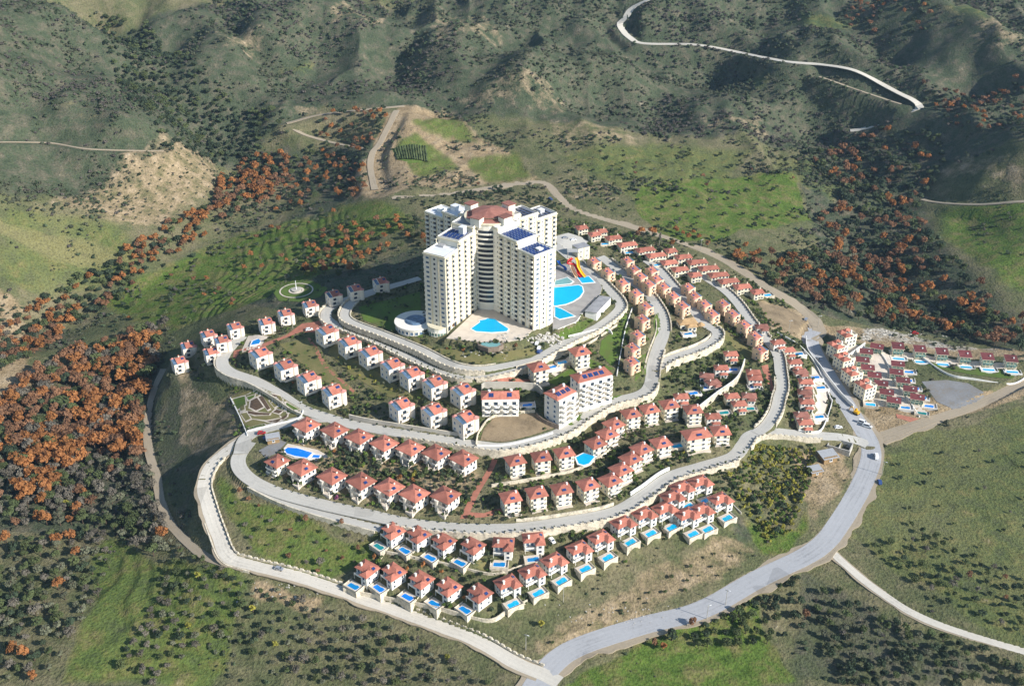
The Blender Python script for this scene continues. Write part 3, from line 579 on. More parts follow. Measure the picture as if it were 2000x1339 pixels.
def kindH(w, wall='stucco_cream'):
    k = Kind(); x = w/2; b = MB(); b.box(-x, x, -3.4, 3.6, -5, 5.2, wall); b.box(-x+.6, -x+4.4, -5.0, -3.4, -5, 5.17, wall); k.part('wall', b)
    r = MB(); r.hip(-x-.7, x+.7, -4.2, 4.4, 5.2, 2.0, 'roof_red', .28); r.hip(-x-.1, -x+5.1, -5.8, 0.2, 5.23, 1.75, 'roof_red', .26); ri = k.part('roof', r)
    c = MB(); c.box(x-2.4, x-1.7, 1.0, 1.7, 6.2, 8.2, wall); k.part('chimney', c, ri)
    nx = max(2, int(w/4)); xs_ = [-x+5.6+i*(w-7)/max(1, nx-1) for i in range(nx)]
    for z in (1.4, 4.0): wins(k, 'f', 3.4, xs_, z, 1.5, 1.5); wins(k, 'f', 5.0, (-x+2.5,), z, 1.6, 1.5); wins(k, 'r', x, (-1, 1.6), z, 1.1, 1.3)
    p = MB(); p.box(-x+4.45, x, -5.0, -3.42, 2.55, 2.75, wall); p.box(-x+4.45, x, -5.0, -4.86, 2.75, 3.6, wall); k.part('balcony', p)
    return k
def kindPool(w, d, depth, wat='pool_water', deck='deck_pale', wall='stone_wall', kidney=True):
    """terrace pool: pool w x d in a walled deck"""
    k = Kind(); W2, D2 = w/2+1.7, d/2+1.5
    b = MB(); b.box(-W2, W2, -D2, D2, -depth, 0, wall); k.part('retaining_wall', b)
    b = MB(); b.box(-W2-.15, W2+.15, -D2-.15, D2+.15, 0, .12, deck); k.part('deck', b)
    P = [(-w/2, -d/2), (w/2-.6, -d/2), (w/2, -d/2+.7), (w/2, d/2-.3), (w*.2, d/2), (w*.05, d/2-.5), (-w/2+.6, d/2-.5), (-w/2, d/2-1.0)] if kidney else [(-w/2, -d/2), (w/2, -d/2), (w/2, d/2), (-w/2, d/2)]
    b = MB(); b.prism([(x*1.08, y*1.12) for x, y in P], .12, .2, 'coping_white'); k.part('coping', b)
    b = MB(); b.prism(P, .16, .215, wat); k.part('water', b)
    b = MB(); b.box(-W2, W2, -D2, -D2+.2, .12, .9, wall); b.box(-W2, -W2+.2, -D2+.2, D2, .12, .75, wall); b.box(W2-.2, W2, -D2+.2, D2, .12, .75, wall); k.part('parapet', b)
    return k
# ------------------------------------------------------------------ houses: where they stand
KK = dict(BS=kindB('stucco_pale'), A=kindA('stucco_pale'), B=kindB('stucco_pale'), BP=kindB('stucco_peach', True), C=kindC('stucco_cream'), CW=kindC('stucco_cream', 14.0), C2=kindC('stucco_cream', 9.0, 6.6),
          DL=kindD('stucco_white'), DR=kindD('stucco_white', False), EW=kindE('stucco_white'), EC=kindE('stucco_cream'), EP=kindE('stucco_white', 'roof_brown', False), F=kindF(), FC=kindF(), G=kindG(),
          H1=kindH(9.5), H2=kindH(13), H3=kindH(16), PO=kindPool(6.2, 3.4, 5), PS=kindPool(6.2, 3.4, 5, 'pool_deep'), PG=kindPool(6.0, 3.2, 6, 'pool_green'), PF=kindPool(6.5, 1.9, 3, 'pool_water', 'coping_white', 'white_wall', False), PE=kindPool(5, 2.6, 3, 'pool_deep', 'deck_pale', 'white_wall'))
SC3 = dict(FC=(.86, .6, .62))
SCL = dict(FC=.62, BS=.86, A=.97, B=1.06, BP=.78, C=.86, CW=.9, C2=.88, DL=.86, DR=.86, EW=.78, EC=.78, EP=.78, F=.8, G=.86, H1=.8, H2=.8, H3=.8)
HOUSES = []   # kind, x, y, z, yaw, name, label, category, group
def row(kind, pts, yaw, up, name, label, cat, group, start=0):
    for i, q in enumerate(pts):
        kd = q[3] if len(q) > 3 else kind
        u, v = q[:2]; yw = q[2] if len(q) > 2 and q[2] is not None else yaw
        x, y, z = hit(u, v, up*SCL[kd])
        HOUSES.append((kd, x, y, z, math.radians(yw+random.uniform(-4, 4)), name, label.replace('#', ORD[i+start]), cat, group))
row('A', [(598,826),(653,836),(701,849),(750,862),(801,871),(852,880),(905,891)], -38, 7.4, 'hip_roof_villa', 'hip-roofed villa under the middle avenue, # from the flower garden', 'house', 'villas under the middle avenue')
row('A', [(541,898,-38,'C2'),(590,909),(648,926),(705,936),(760,947),(809,960),(870,963)], -38, 7.4, 'hip_roof_villa', 'hip-roofed villa above the lower avenue, # from the long rounded pool', 'house', 'villas above the lower avenue')
row('DL', [(766,1033),(816,1040),(865,1053),(922,1062),(983,1059,-5),(1042,1049,8)], -40, 7.0, 'pool_villa', '# pool villa from the green-tinted pool, under the lower avenue wall', 'house', 'upper pool villas')
row('DL', [(715,1107),(767,1113),(821,1128),(875,1142),(935,1154)], -40, 7.0, 'pool_villa', '# pool villa from the shrubby meadow, beside the dirt loop road', 'house', 'pool villas beside the dirt loop road')
row('DR', [(991,1135),(1039,1114),(1082,1092),(1131,1068),(1173,1047),(1217,1018),(1258,1001),(1298,990),(1341,1002),(1370,993),(1407,972)], 34, 7.0, 'pool_villa', '# pool villa from the sharp wall corner, above the bare scrub slope', 'house', 'pool villas above the bare scrub slope')
row('DR', [(1313,967),(1332,949),(1368,938)], 30, 7.0, 'pool_villa', '# of three villas tucked under the lower avenue by the yellow-green orchard', 'house', 'three villas by the orchard')
row('C', [(997,969,18),(1048,960,18),(1097,953,20),(1148,944,24),(1192,930,32,'C2'),(1213,909,36,'C2'),(1232,888,36,'C2'),(1253,869,34,'C2'),(1291,857,20,'C2'),(1360,846,14,'CW'),(1408,834,8,'C2')], 20, 9.0, 'balcony_house', '# balconied cream house from the red stairs, above the lower avenue', 'house', 'balconied houses above the lower avenue')
row('C', [(1006,897,18),(1057,890,18),(1102,882,20),(1163,858,32,'C2'),(1186,840,36,'C2'),(1199,821,36,'C2'),(1232,806,24),(1268,797,18),(1307,788,14),(1353,798,10)], 20, 9.0, 'balcony_house', '# balconied cream house from the red stairs, under the middle avenue wall', 'house', 'balconied houses under the middle avenue')
row('B', [(636,642),(680,664),(721,684),(764,708),(802,725),(847,743),(902,758)], 38, 8.6, 'tower_house', '# round-towered house from the red plaza, under the hotel road', 'house', 'tower houses under the hotel road')
row('B', [(506,686),(555,710),(600,734),(649,759),(782,786),(845,797),(907,812)], 38, 8.6, 'tower_house', '# round-towered house from the red plaza, above the middle avenue', 'house', 'tower houses above the middle avenue')
row('BS', [(348,702),(366,672),(411,684),(405,650),(432,661),(457,635),(518,626),(556,609),(604,592),(650,572),(692,561),(742,547)], 30, 8.6, 'tower_house', '# town house up from the wooded valley, on the edge below the round lawn', 'house', 'tower houses on the valley edge')
row('BP', [(1161,507),(1188,528),(1217,549),(1243,570),(1262,595),(1255,620),(1246,651),(1236,676),(1235,703)], 42, 8.6, 'tower_house', '# peach round-towered house from the water slides, under the sun deck', 'house', 'peach tower houses under the sun deck')
row('BP', [(1226,506),(1239,523),(1252,537),(1268,552)], 42, 8.6, 'tower_house', '# peach town house down the short row of four beside the topmost terrace pools', 'house', 'short row of peach tower houses')
row('BP', [(1274,525),(1283,542),(1297,557),(1316,575),(1334,594)], 42, 8.6, 'tower_house', '# peach town house down the row that ends at the ochre-roofed clubhouse', 'house', 'peach tower houses above the clubhouse')
row('BP', [(1345,558),(1357,575),(1377,591),(1392,610)], 42, 8.6, 'tower_house', '# peach town house down the row beside the terrace road curve', 'house', 'peach tower houses by the terrace road')
row('BP', [(1413,590),(1432,610),(1455,631),(1476,653),(1486,680)], 42, 8.6, 'tower_house', '# peach town house down the row beside the villa road', 'house', 'peach tower houses by the villa road')
row('H2', [(1136,442,12,'H1'),(1161,455,12,'H1'),(1174,449,12,'H1'),(1198,462),(1225,475,12,'H3'),(1260,485,12,'H3'),(1281,496,12,'H3'),(1307,510),(1328,523),(1357,534,12,'H1')], 12, 6.2, 'long_villa', '# long-roofed villa down from the hotel car park, with terrace pools', 'house', 'long villas with pools')
row('H2', [(1310,487,12,'H1'),(1335,499),(1362,509,12,'H3'),(1384,521,12,'H3'),(1403,534,12,'H3'),(1423,546,12,'H3'),(1450,557),(1479,567,12,'H1')], 12, 6.2, 'long_villa', '# cream long-roofed villa down the row backing on the rear dirt track', 'house', 'long villas on the rear track')
row('EW', [(1331,773,8),(1393,812,8),(1428,690,5,'EC'),(1409,717,5),(1381,728,-15,'EP'),(1394,741,20,'EP')], 8, 6.2, 'small_villa', '# small red-roofed villa among the gardens below the terrace road', 'house', 'small garden villas')
row('EW', [(1472,726,0),(1475,737,0),(1430,772,10,'EC'),(1464,767,-5,'EP'),(1444,787,10,'EC')], 0, 6.2, 'small_villa', '# small villa inside the walled garden beside the villa road', 'house', 'walled garden villas')
row('EW', [(1489,633,0,'EP'),(1520,668,10),(1540,683,10,'EC'),(1553,706,5),(1565,721,10,'EP'),(1574,745,0),(1573,761,-5,'EP'),(1576,784,0),(1567,805,0,'EP'),(1573,824,5,'EC')], 0, 5.8, 'small_villa', '# small villa down the strip between the villa road and the asphalt road', 'house', 'strip villas by the asphalt road')
row('G', [(1655,648),(1637,670),(1650,694),(1666,722),(1692,747)], 25, 10.0, 'apartment_house', '# cream apartment house with broken red roofs, down along the asphalt road wall', 'house', 'apartment houses along the road wall')
row('FC', [(1713,676,-20),(1692,686),(1685,702),(1695,717),(1708,732),(1721,748),(1732,765),(1746,781)], -14, 6.4, 'maroon_roof_house', '# maroon-roofed house down the column behind the apartment houses', 'house', 'maroon-roofed houses behind the apartments')
row('FC', [(1754,710),(1751,726),(1764,742),(1778,759),(1792,775)], -14, 6.4, 'maroon_roof_house', '# maroon-roofed house down the short column beside the grey gravel yard', 'house', 'maroon-roofed houses by the gravel yard')
row('F', [(1754,675),(1797,681),(1840,686),(1885,691),(1929,696),(1975,700)], -10, 6.4, 'maroon_roof_house', '# maroon-roofed house along the green lawn strip above the gravel yard', 'house', 'maroon-roofed houses on the lawn strip')
POOLS = []
def addpool(kd, x, y, z, yaw, label, group): POOLS.append((kd, x, y, z, yaw, label, group))
for h in HOUSES:
    kd, x, y, z, yaw, nm, lb, ct, gp = h
    fx, fy, rx, ry = math.sin(yaw), -math.cos(yaw), math.cos(yaw), math.sin(yaw)
    if kd in ('DL', 'DR'):
        a = -1.2 if kd == 'DL' else -1.6; px, py = x+fx*7.4+rx*a, y+fy*7.4+ry*a
        pk = 'PG' if 'first pool villa from the green-tinted' in lb else ('PS' if kd == 'DL' else 'PO')
        addpool(pk, px, py, z-.5, yaw, 'pool of the '+lb.replace(' pool villa',' villa') if pk != 'PG' else 'green-tinted small pool on a walled terrace by the shrubby meadow', 'villa terrace pools')
    if kd == 'F' and 'lawn strip' in lb: addpool('PF', x+fx*6.8, y+fy*6.8, z-.3, yaw, 'slim lap pool in white deck before the '+lb.split(' along')[0]+' of the lawn strip', 'slim lap pools')
    if kd == 'FC' and 'gravel yard' in lb and 'short column' in lb: addpool('PE', x+rx*6.6, y+ry*6.6-1, z-.4, yaw, 'little pool beside the '+lb.split(' down')[0]+' next to the gravel yard', 'little pools by the gravel yard')
for i, (u, v, kd, yw) in enumerate([(1182,478,'PO',12),(1229,495,'PO',12),(1285,519,'PO',12),(1431,565,'PO',12),(1498,578,'PO',12)]):
    x, y, z = hit(u, v); addpool(kd, x, y, z+.5, math.radians(yw), ORD[i]+' blue pool down the terraces of the long-roofed villas', 'long villa pools')
for i, (u, v, kd, yw) in enumerate([(1354,769,'PE',10),(1432,723,'PE',0),(1383,758,'PE',0),(1474,757,'PE',0),(1464,799,'PG',0),(1414,807,'PG',8)]):
    x, y, z = hit(u, v); addpool(kd, x, y, z+.4, math.radians(yw), ORD[i]+' little pool among the gardens of the small villas', 'garden pools')
for i, (u, v) in enumerate([(1560,692),(1592,738),(1603,758),(1600,815)]):
    x, y, z = hit(u, v); addpool('PE', x, y, z+.4, 0.1, ORD[i]+' little pool down the strip beside the asphalt road', 'strip pools')
for (u, v, kd, yw, lb) in [(1398,848,'PE',8,'narrow pool at the end of the balconied row'),(1323,872,'PO',14,'blue pool between two balconied houses above the lower avenue'),(1700,791,'PO',-14,'teal pool at the foot of the last apartment house'),(1800,808,'PG',-20,'large teal pool at the tip of the maroon-roofed houses'),(1768,797,'PE',-14,'pool beside the last maroon-roofed house behind the apartments'),(1098,709,'PO',20,'square blue pool on the white terrace between two cream villas'),(1078,718,'PE',20,'little round pool beside the lower cream villa'),(1030,792,'PE',5,'shaded pool beside the white apartment villa'),(1344,653,'PE',10,'pale pool on the ochre clubhouse terrace')]:
    x, y, z = hit(u, v); addpool(kd, x, y, z+.4, math.radians(yw), lb, None)
# level ground under every house, then cut the roads again
def pad(x, y, z, r, fall):
    R = r+fall; i0, i1 = np.searchsorted(GX, (x-R, x+R)); j0, j1 = np.searchsorted(GY, (y-R, y+R))
    d = np.hypot(GXX[j0:j1, i0:i1]-x, GYY[j0:j1, i0:i1]-y); wg = np.clip(1-(d-r)/fall, 0, 1); wg = wg*wg*(3-2*wg)
    HZ[j0:j1, i0:i1] = HZ[j0:j1, i0:i1]*(1-wg)+z*wg
for h in HOUSES: pad(h[1], h[2], h[3]-.1, 5.5, 3.5)
for p in POOLS: pad(p[1], p[2], p[3]-1.2, 2.5, 2.0)
HOT = (-13.0, 551.0, 48.5)   # hotel core
pad(-13, 545, 48.2, 34, 14)
fx_, fy_, fz_ = hit(579, 568); pad(fx_, fy_, fz_, 13, 6)
for nm, hw, mt, lift, pts in ROADS:
    Q = LINES[nm][0].copy(); Q[:, 2] -= 0.12; carve(Q, hw+0.5, 1.1)
def wpoly(pp): return [hit(u, v)[:2] for u, v in pp]
PLOTS = []
def flat(poly, z, margin=2.0):
    """level the ground under a paved or planted plot"""
    P = np.array(poly); c = P.mean(0)
    m = inside([tuple(c+(p-c)*(1+margin/max(1, np.linalg.norm(p-c)))) for p in P], GXX, GYY); HZ[m] = np.minimum(HZ[m], 1e9)*0+z-.15
# hotel terraces sit on level ground
COURT = [W(u, v, 48.6) for u, v in [(872,660),(930,606),(960,596),(975,600),(1046,640),(1020,662),(985,668),(940,668)]]
DECK = [W(u, v, 48.4) for u, v in [(1080,640),(1075,560),(1085,520),(1110,512),(1140,524),(1165,545),(1176,560),(1172,575),(1160,590),(1140,608),(1125,628),(1090,642)]]
flat(COURT, 48.4); flat(DECK, 48.2, 1.0)

# ------------------------------------------------------------------ ground sheet
def blur(a, n=2):
    for _ in range(n):
        a = (np.roll(a, 1, 0)+np.roll(a, -1, 0)+a*2)/4; a = (np.roll(a, 1, 1)+np.roll(a, -1, 1)+a*2)/4
    return a
wx = GXX+fbm(GXX/25, GYY/25, 51, 3)*9; wy = GYY+fbm(GXX/25, GYY/25, 57, 3)*9
MASK = np.zeros((4,)+HZ.shape)
def paint(ch, pp, s, soft=3):
    m = inside(wpoly(pp), wx, wy).astype(float)*s; MASK[ch] = np.maximum(MASK[ch], blur(m, soft))
GREEN, SOIL, SCRUB, ROCK = 0, 1, 2, 3
for pp, s in [([(1250,350),(1560,340),(1580,430),(1400,470),(1300,470),(1240,420)], .9), ([(1815,405),(2030,395),(2030,600),(1930,540),(1860,480)], .7), ([(410,920),(480,965),(740,1040),(720,1090),(640,1130),(470,1085),(430,1000)], .6),
              ([(200,1040),(480,1130),(430,1345),(120,1345)], .55), ([(1100,1310),(1300,1240),(1460,1150),(1580,1345),(1080,1345)], .85), ([(1690,880),(2030,780),(2030,1290),(1700,1090),(1650,1050)], .4),
              ([(190,590),(480,450),(640,410),(740,440),(560,570),(330,650)], .75), ([(-20,400),(250,430),(280,520),(60,570),(-20,540)], .42), ([(1080,300),(1300,280),(1500,300),(1280,420)], .45), ([(760,290),(830,260),(900,330),(830,350)], .6), ([(800,235),(880,230),(960,290),(850,270)], .6), ([(900,310),(1000,290),(1050,345),(950,360)], .6),
              ([(1450,1010),(1550,1040),(1600,960),(1560,1080),(1500,1090)], .8), ([(350,300),(420,250),(330,330)], .5), ([(1480,340),(1540,300),(1660,330),(1640,400)], .4), ([(640,400),(760,390),(830,440),(700,470)], .6)]: paint(GREEN, pp, s)
for pp, s in [([(-20,540),(40,600),(60,760),(-20,790)], 1), ([(715,290),(785,205),(860,215),(1060,350),(740,385),(690,390)], .85), ([(60,385),(430,315),(450,375),(300,450),(120,410)], .5), ([(1490,590),(1600,622),(1580,660),(1500,640)], .9), ([(1010,1250),(1250,1120),(1400,1050),(1490,1080),(1380,1150),(1250,1205),(1100,1245),(1060,1285)], .5),
              ([(1590,620),(2030,685),(2030,705),(1640,665)], .9), ([(1690,800),(1800,780),(1890,760),(2000,740),(2020,760),(1720,860)], .9), ([(1540,880),(1650,870),(1640,970),(1600,1020),(1580,960)], .6), ([(480,1125),(640,1160),(610,1200),(480,1170)], .7), ([(1860,310),(2030,340),(2030,380),(1820,350)], .6), ([(1400,620),(1450,600),(1480,700)], .3),
              ([(-20,440),(200,450),(260,500),(150,520),(-20,470)], .5), ([(550,830),(900,905),(950,930),(900,1010),(760,985),(560,930)], .5)]: paint(SOIL, pp, s)
for pp in ([(420,50),(530,60),(520,110),(430,110)], [(640,10),(760,30),(740,60),(640,40)], [(830,30),(960,20),(980,90),(860,80)], [(880,190),(1100,190),(1120,225),(900,225)], [(1060,240),(1200,240),(1260,290),(1090,290)], [(1380,230),(1510,240),(1500,275),(1390,260)], [(1880,60),(2020,70),(2010,115),(1900,110)], [(1100,330),(1230,360),(1220,400),(1110,390)], [(520,190),(650,200),(600,235)]): paint(SOIL, pp, .34)
for pp in ([(1560,20),(1680,30),(1660,60),(1570,60)], [(1030,170),(1200,175),(1180,200)], [(1420,150),(1520,160),(1480,180)], [(60,150),(200,220),(240,260),(100,200)], [(700,20),(900,10),(800,40)], [(1830,20),(1950,20),(1940,50)], [(480,120),(620,110),(600,150)]): paint(GREEN, pp, .42)
paint(SOIL, [(350,720),(440,730),(485,800),(480,850),(400,900),(340,860)], .42)
for pp in ([(560,1050),(620,1040),(640,1080),(580,1080)], [(470,1060),(540,1080),(600,1110),(520,1100)], [(440,930),(500,970),(470,1000)], [(640,1060),(700,1070),(680,1100)]): paint(SOIL, pp, .7)
for pp, s in [([(340,700),(440,720),(490,800),(485,850),(400,900),(380,1000),(430,1110),(330,1000),(300,880)], .55), ([(-20,-20),(550,-20),(640,200),(430,330),(300,340),(60,385),(-20,390)], .8), ([(520,-20),(2030,-20),(2030,270),(1560,290),(1000,235),(640,215)], .85), ([(1560,280),(1700,250),(1830,260),(1850,320),(1800,400),(1830,470),(1900,550),(2030,640),(2030,690),(1850,660),(1700,640),(1500,570),(1600,520)], .8),
              ([(-20,800),(330,640),(300,880),(300,1000),(-20,1050)], .8), ([(430,500),(640,380),(480,300),(720,270),(720,380),(400,480),(200,600),(0,720),(0,650)], .7), ([(480,590),(830,480),(830,540),(560,610)], .9), ([(1400,960),(1500,1060),(1440,1080)], .6), ([(1560,1100),(1760,1220),(2030,1320),(1560,1345)], .5)]: paint(SCRUB, pp, s)
for pp, s in [([(1690,640),(1800,660),(2000,685),(1850,680),(1660,660)], .5), ([(1050,1290),(1150,1230),(1250,1195),(1330,1190),(1150,1240)], .35)]: paint(ROCK, pp, s)
ny_, nx_ = HZ.shape
co = np.stack([GXX, GYY, HZ], -1).reshape(-1, 3)
idx = np.arange(nx_*ny_).reshape(ny_, nx_)
quads = np.stack([idx[:-1, :-1], idx[:-1, 1:], idx[1:, 1:], idx[1:, :-1]], -1).reshape(-1, 4)
me = bpy.data.meshes.new('terrain'); me.vertices.add(len(co)); me.vertices.foreach_set('co', co.ravel().astype(np.float32))
me.loops.add(quads.size); me.loops.foreach_set('vertex_index', quads.ravel().astype(np.int32))
me.polygons.add(len(quads)); me.polygons.foreach_set('loop_start', np.arange(0, quads.size, 4, dtype=np.int32)); me.update(calc_edges=True)
me.polygons.foreach_set('use_smooth', np.ones(len(quads), bool))
at = me.attributes.new('m1', 'FLOAT_COLOR', 'POINT'); at.data.foreach_set('color', np.stack([MASK[i].ravel() for i in range(4)], 1).astype(np.float32).ravel())
m, n, b = nmat('hillside'); pos = worldpos(n)
a = N(n, 'ShaderNodeAttribute', attribute_name='m1'); sep = N(n, 'ShaderNodeSeparateColor'); n.links.new(a.outputs['Color'], sep.inputs[0])
big = noise(n, 0.016, 4, pos); mid = noise(n, 0.11, 5, pos, .65); fin = noise(n, 0.75, 3, pos, .6)
base = ramp(n, math_(n, 'ADD', math_(n, 'MULTIPLY', big, .5), math_(n, 'MULTIPLY', mid, .5)), [(.34, (.075, .09, .042)), (.45, (.11, .118, .055)), (.55, (.16, .145, .08)), (.68, (.23, .195, .12))])
grass = ramp(n, mid, [(.3, (.06, .105, .02)), (.46, (.092, .142, .028)), (.58, (.132, .142, .045)), (.74, (.20, .165, .08))])
soil = ramp(n, mid, [(.3, (.21, .155, .085)), (.5, (.30, .225, .135)), (.7, (.37, .29, .19))])
scrub = ramp(n, mid, [(.3, (.045, .062, .036)), (.46, (.07, .086, .05)), (.58, (.10, .098, .066)), (.74, (.17, .148, .10))])
rock = ramp(n, fin, [(.35, (.16, .14, .10)), (.5, (.34, .31, .26)), (.65, (.55, .52, .46))])
def edge(ch, k):  # ragged edge of a painted zone
    return ramp(n, math_(n, 'ADD', sep.outputs[ch] if ch < 3 else a.outputs['Alpha'], math_(n, 'MULTIPLY', math_(n, 'SUBTRACT', mid, .5), k)), [(.25, (0, 0, 0)), (.6, (1, 1, 1))])
c = mix(n, edge(2, 1.0), base, scrub); c = mix(n, edge(1, 1.0), c, soil); c = mix(n, edge(0, 1.1), c, grass); c = mix(n, edge(3, 1.4), c, rock)
sp = ramp(n, fin, [(.32, (.55, .55, .55)), (.5, (1, 1, 1)), (.68, (1.3, 1.28, 1.22))]); c = mix(n, .8, c, sp, 'MULTIPLY')
n.links.new(c, b.inputs['Base Color']); b.inputs['Roughness'].default_value = 0.97; b.inputs['Specular IOR Level'].default_value = 0.1
bump(n, b, math_(n, 'ADD', math_(n, 'MULTIPLY', mid, 2.0), fin), 0.8, 0.9)
me.materials.append(MATS['hillside'])
tag(link('terrain', me), kind='structure')

# ------------------------------------------------------------------ roads
def ribbon(P, hw, off=0.0, jit=0.0):
    d = np.gradient(P[:, :2], axis=0); d /= np.linalg.norm(d, axis=1)[:, None]+1e-9; nn = np.stack([-d[:, 1], d[:, 0]], 1)
    ja = 1+jit*fbm(np.arange(len(P))/4.0, np.zeros(len(P)), 3, 2); jb = 1+jit*fbm(np.arange(len(P))/4.0, np.ones(len(P))*9, 5, 2)
    return np.column_stack([P[:, :2]+nn*(hw*ja)[:, None], P[:, 2]+off]), np.column_stack([P[:, :2]-nn*(hw*jb)[:, None], P[:, 2]+off])
def road(nm, P, hw, mt, off, jit):
    L, R = ribbon(P, hw, off, jit); b = MB(); b.mi(mt); n0 = len(P)
    V = np.concatenate([L, R, L-[0, 0, .5], R-[0, 0, .5]]); b.v = [tuple(p) for p in V]
    for i in range(n0-1):
        b.f.append((i, n0+i, n0+i+1, i+1)); b.f.append((i, i+1, 2*n0+i+1, 2*n0+i)); b.f.append((n0+i+1, n0+i, 3*n0+i, 3*n0+i+1)); b.m += [0, 0, 0]
    me = b.mesh(nm); D_ = np.concatenate([[0], np.cumsum(np.linalg.norm(np.diff(P[:, :2], axis=0), axis=1))]); uv = me.uv_layers[0].data
    for lp in me.loops: v_ = lp.vertex_index; uv[lp.index].uv = (hw if (v_//n0) % 2 else -hw, D_[v_ % n0])
    return tag(link(nm, me), kind='structure')
for nm, ex in (('asphalt_road', 2.2), ('loop_road', 1.3), ('field_track', .7), ('east_track', 2.0), ('rear_track', 1.6)):
    P = LINES[nm][0]; road('road_verge', P, LINES[nm][1]+.5+ex, 'track_earth', -.06, .3)
for i, (nm, hw, mt, lift, pts) in enumerate(ROADS):
    P = LINES[nm][0]; road(nm, P, hw+.5, mt, 0.0+0.006*i, .12 if mt in ('road_dirt', 'track_earth') else .02)
for (nm, P, hw, mt) in LINES['far']: road(nm, P, hw, mt, 0.6, .15)

# ------------------------------------------------------------------ walls
def wallmesh(T, thick, mat, cap, posts, depth=None):
    """wall whose top follows T (x, y, z); it goes down into the ground"""
    T = np.asarray(T); d = np.gradient(T[:, :2], axis=0); d /= np.linalg.norm(d, axis=1)[:, None]+1e-9; nn = np.stack([-d[:, 1], d[:, 0]], 1)
    b = MB(); k = b.mi(mat); kc = b.mi(cap); n0 = len(T)
    lo = np.minimum(hz(T[:, 0]+nn[:, 0]*2.6, T[:, 1]+nn[:, 1]*2.6), hz(T[:, 0]-nn[:, 0]*2.6, T[:, 1]-nn[:, 1]*2.6))-.8
    if depth: lo = np.minimum(lo, T[:, 2]-depth)
    A_, B_ = T[:, :2]+nn*thick/2, T[:, :2]-nn*thick/2
    for i in range(n0): b.v += [(*A_[i], T[i, 2]), (*B_[i], T[i, 2]), (*A_[i], lo[i]), (*B_[i], lo[i])]
    for i in range(n0-1):
        p, q = 4*i, 4*i+4
        b.f += [(p, p+1, q+1, q), (p, q, q+2, p+2), (p+1, p+3, q+3, q+1)]; b.m += [kc, k, k]
    b.f += [(0, 2, 3, 1), (4*n0-4, 4*n0-3, 4*n0-1, 4*n0-2)]; b.m += [k, k]
    if posts:
        for i in range(0, n0, posts):
            a = math.atan2(d[i, 1], d[i, 0]); x, y, z = T[i]; b.box(x-.8, x+.8, y-thick/2-.06, y+thick/2+.06, z-.3, z+.55, cap, a)
    return b.mesh('retaining_wall')
def roadwall(line, side, t0, t1, lab, top=.95, off=1.25, mat='stone_wall', cap='stone_wall', posts=2, thick=.6):
    P, hw, mt = LINES[line]; L, R = ribbon(P, hw+off, top); T = L if side == 'L' else R; n0 = len(T)
    T = resample(T[int(t0*n0):max(int(t1*n0), int(t0*n0)+2)], 1.6)
    tag(link('retaining_wall', wallmesh(T, thick, mat, cap, posts)), lab, 'wall', 'road retaining walls')
def freewall(pp, h, lab, mat='white_wall', thick=.4, zz=None, posts=0, group=None, cap=None, depth=None):
    Q = [hit(u, v, h) for u, v in pp]; T = resample([(x, y, z+h) for x, y, z in Q], 2.0)
    if zz is not None: T[:, 2] = zz
    tag(link('garden_wall', wallmesh(T, thick, mat, cap or mat, posts, depth)), lab, 'wall', group)
roadwall('lower_avenue', 'R', .29, .765, 'long stone retaining wall on the downhill side of the lower avenue')
roadwall('lower_avenue', 'R', .79, .93, 'curved stone retaining wall above the yellow-green orchard', top=1.0)
roadwall('lower_avenue', 'L', .44, .575, 'low stone wall on the uphill side of the lower avenue below the balconied houses', top=1.6, posts=0)
roadwall('lower_avenue', 'L', .60, .675, 'bright white rail wall on the uphill side of the lower avenue', mat='white_wall', cap='white_wall', posts=0, top=1.9)
roadwall('side_lane', 'R', 0.0, .98, 'low wall along the outer edge of the side lane above the meadow', posts=0, top=.5)
roadwall('middle_avenue', 'R', .05, .22, 'stone parapet round the bend of the middle avenue above the flower garden', posts=0, top=.7)
roadwall('middle_avenue', 'R', .34, .665, 'tall pale retaining wall with a notched top below the middle avenue', top=1.0)
roadwall('middle_avenue', 'L', .27, .41, 'shaded retaining wall with shrubs behind the middle avenue', top=2.6, posts=0, mat='concrete')
roadwall('middle_avenue', 'R', .675, .735, 'stone parapet of the middle avenue beside the climbing junction', top=.9)
roadwall('middle_avenue', 'L', .685, .83, 'stone wall of the climbing avenue under the peach tower houses', top=1.2, posts=0)
roadwall('middle_avenue', 'R', .78, .99, 'parapet of the climbing avenue above the clubhouse terraces', top=.8)
roadwall('hotel_lower_lane', 'R', .14, .46, 'stone retaining wall under the hotel lower lane above the tower houses', top=.8)
roadwall('hotel_lower_lane', 'R', .46, .92, 'pale parapet wall on the outer edge of the hotel lane round the sun deck', top=.9)
roadwall('hotel_upper_lane', 'R', .20, .86, 'shaded retaining wall between the two hotel lanes', top=.8)
roadwall('hotel_upper_lane', 'L', .24, .90, 'low kerb wall between hotel garden and upper lane', top=.5, posts=0)
roadwall('terrace_road', 'R', .03, .42, 'tall stone retaining wall under the bend of the terrace road', top=1.0)
roadwall('terrace_road', 'L', .05, .36, 'curved wall holding the clubhouse lawn above the terrace road', top=1.4, posts=0)
roadwall('terrace_road', 'R', .44, .97, 'parapet along the terrace road above the peach tower houses', top=.8)
roadwall('villa_road', 'L', .12, .50, 'white edged parapet along the villa road above the bare earth plot', top=.8)
roadwall('villa_road', 'R', .72, .985, 'high stone wall between the villa road and the walled garden villas', top=1.1)
roadwall('villa_road', 'L', .55, .93, 'stone wall between the villa road and the strip villas', top=1.0)
roadwall('loop_road', 'R', .04, .93, 'pale stone kerb wall on the uphill side of the dirt loop road', top=.8)
roadwall('loop_road', 'L', .60, .76, 'broken stone edge on the valley side of the dirt loop road', top=.25, posts=0)
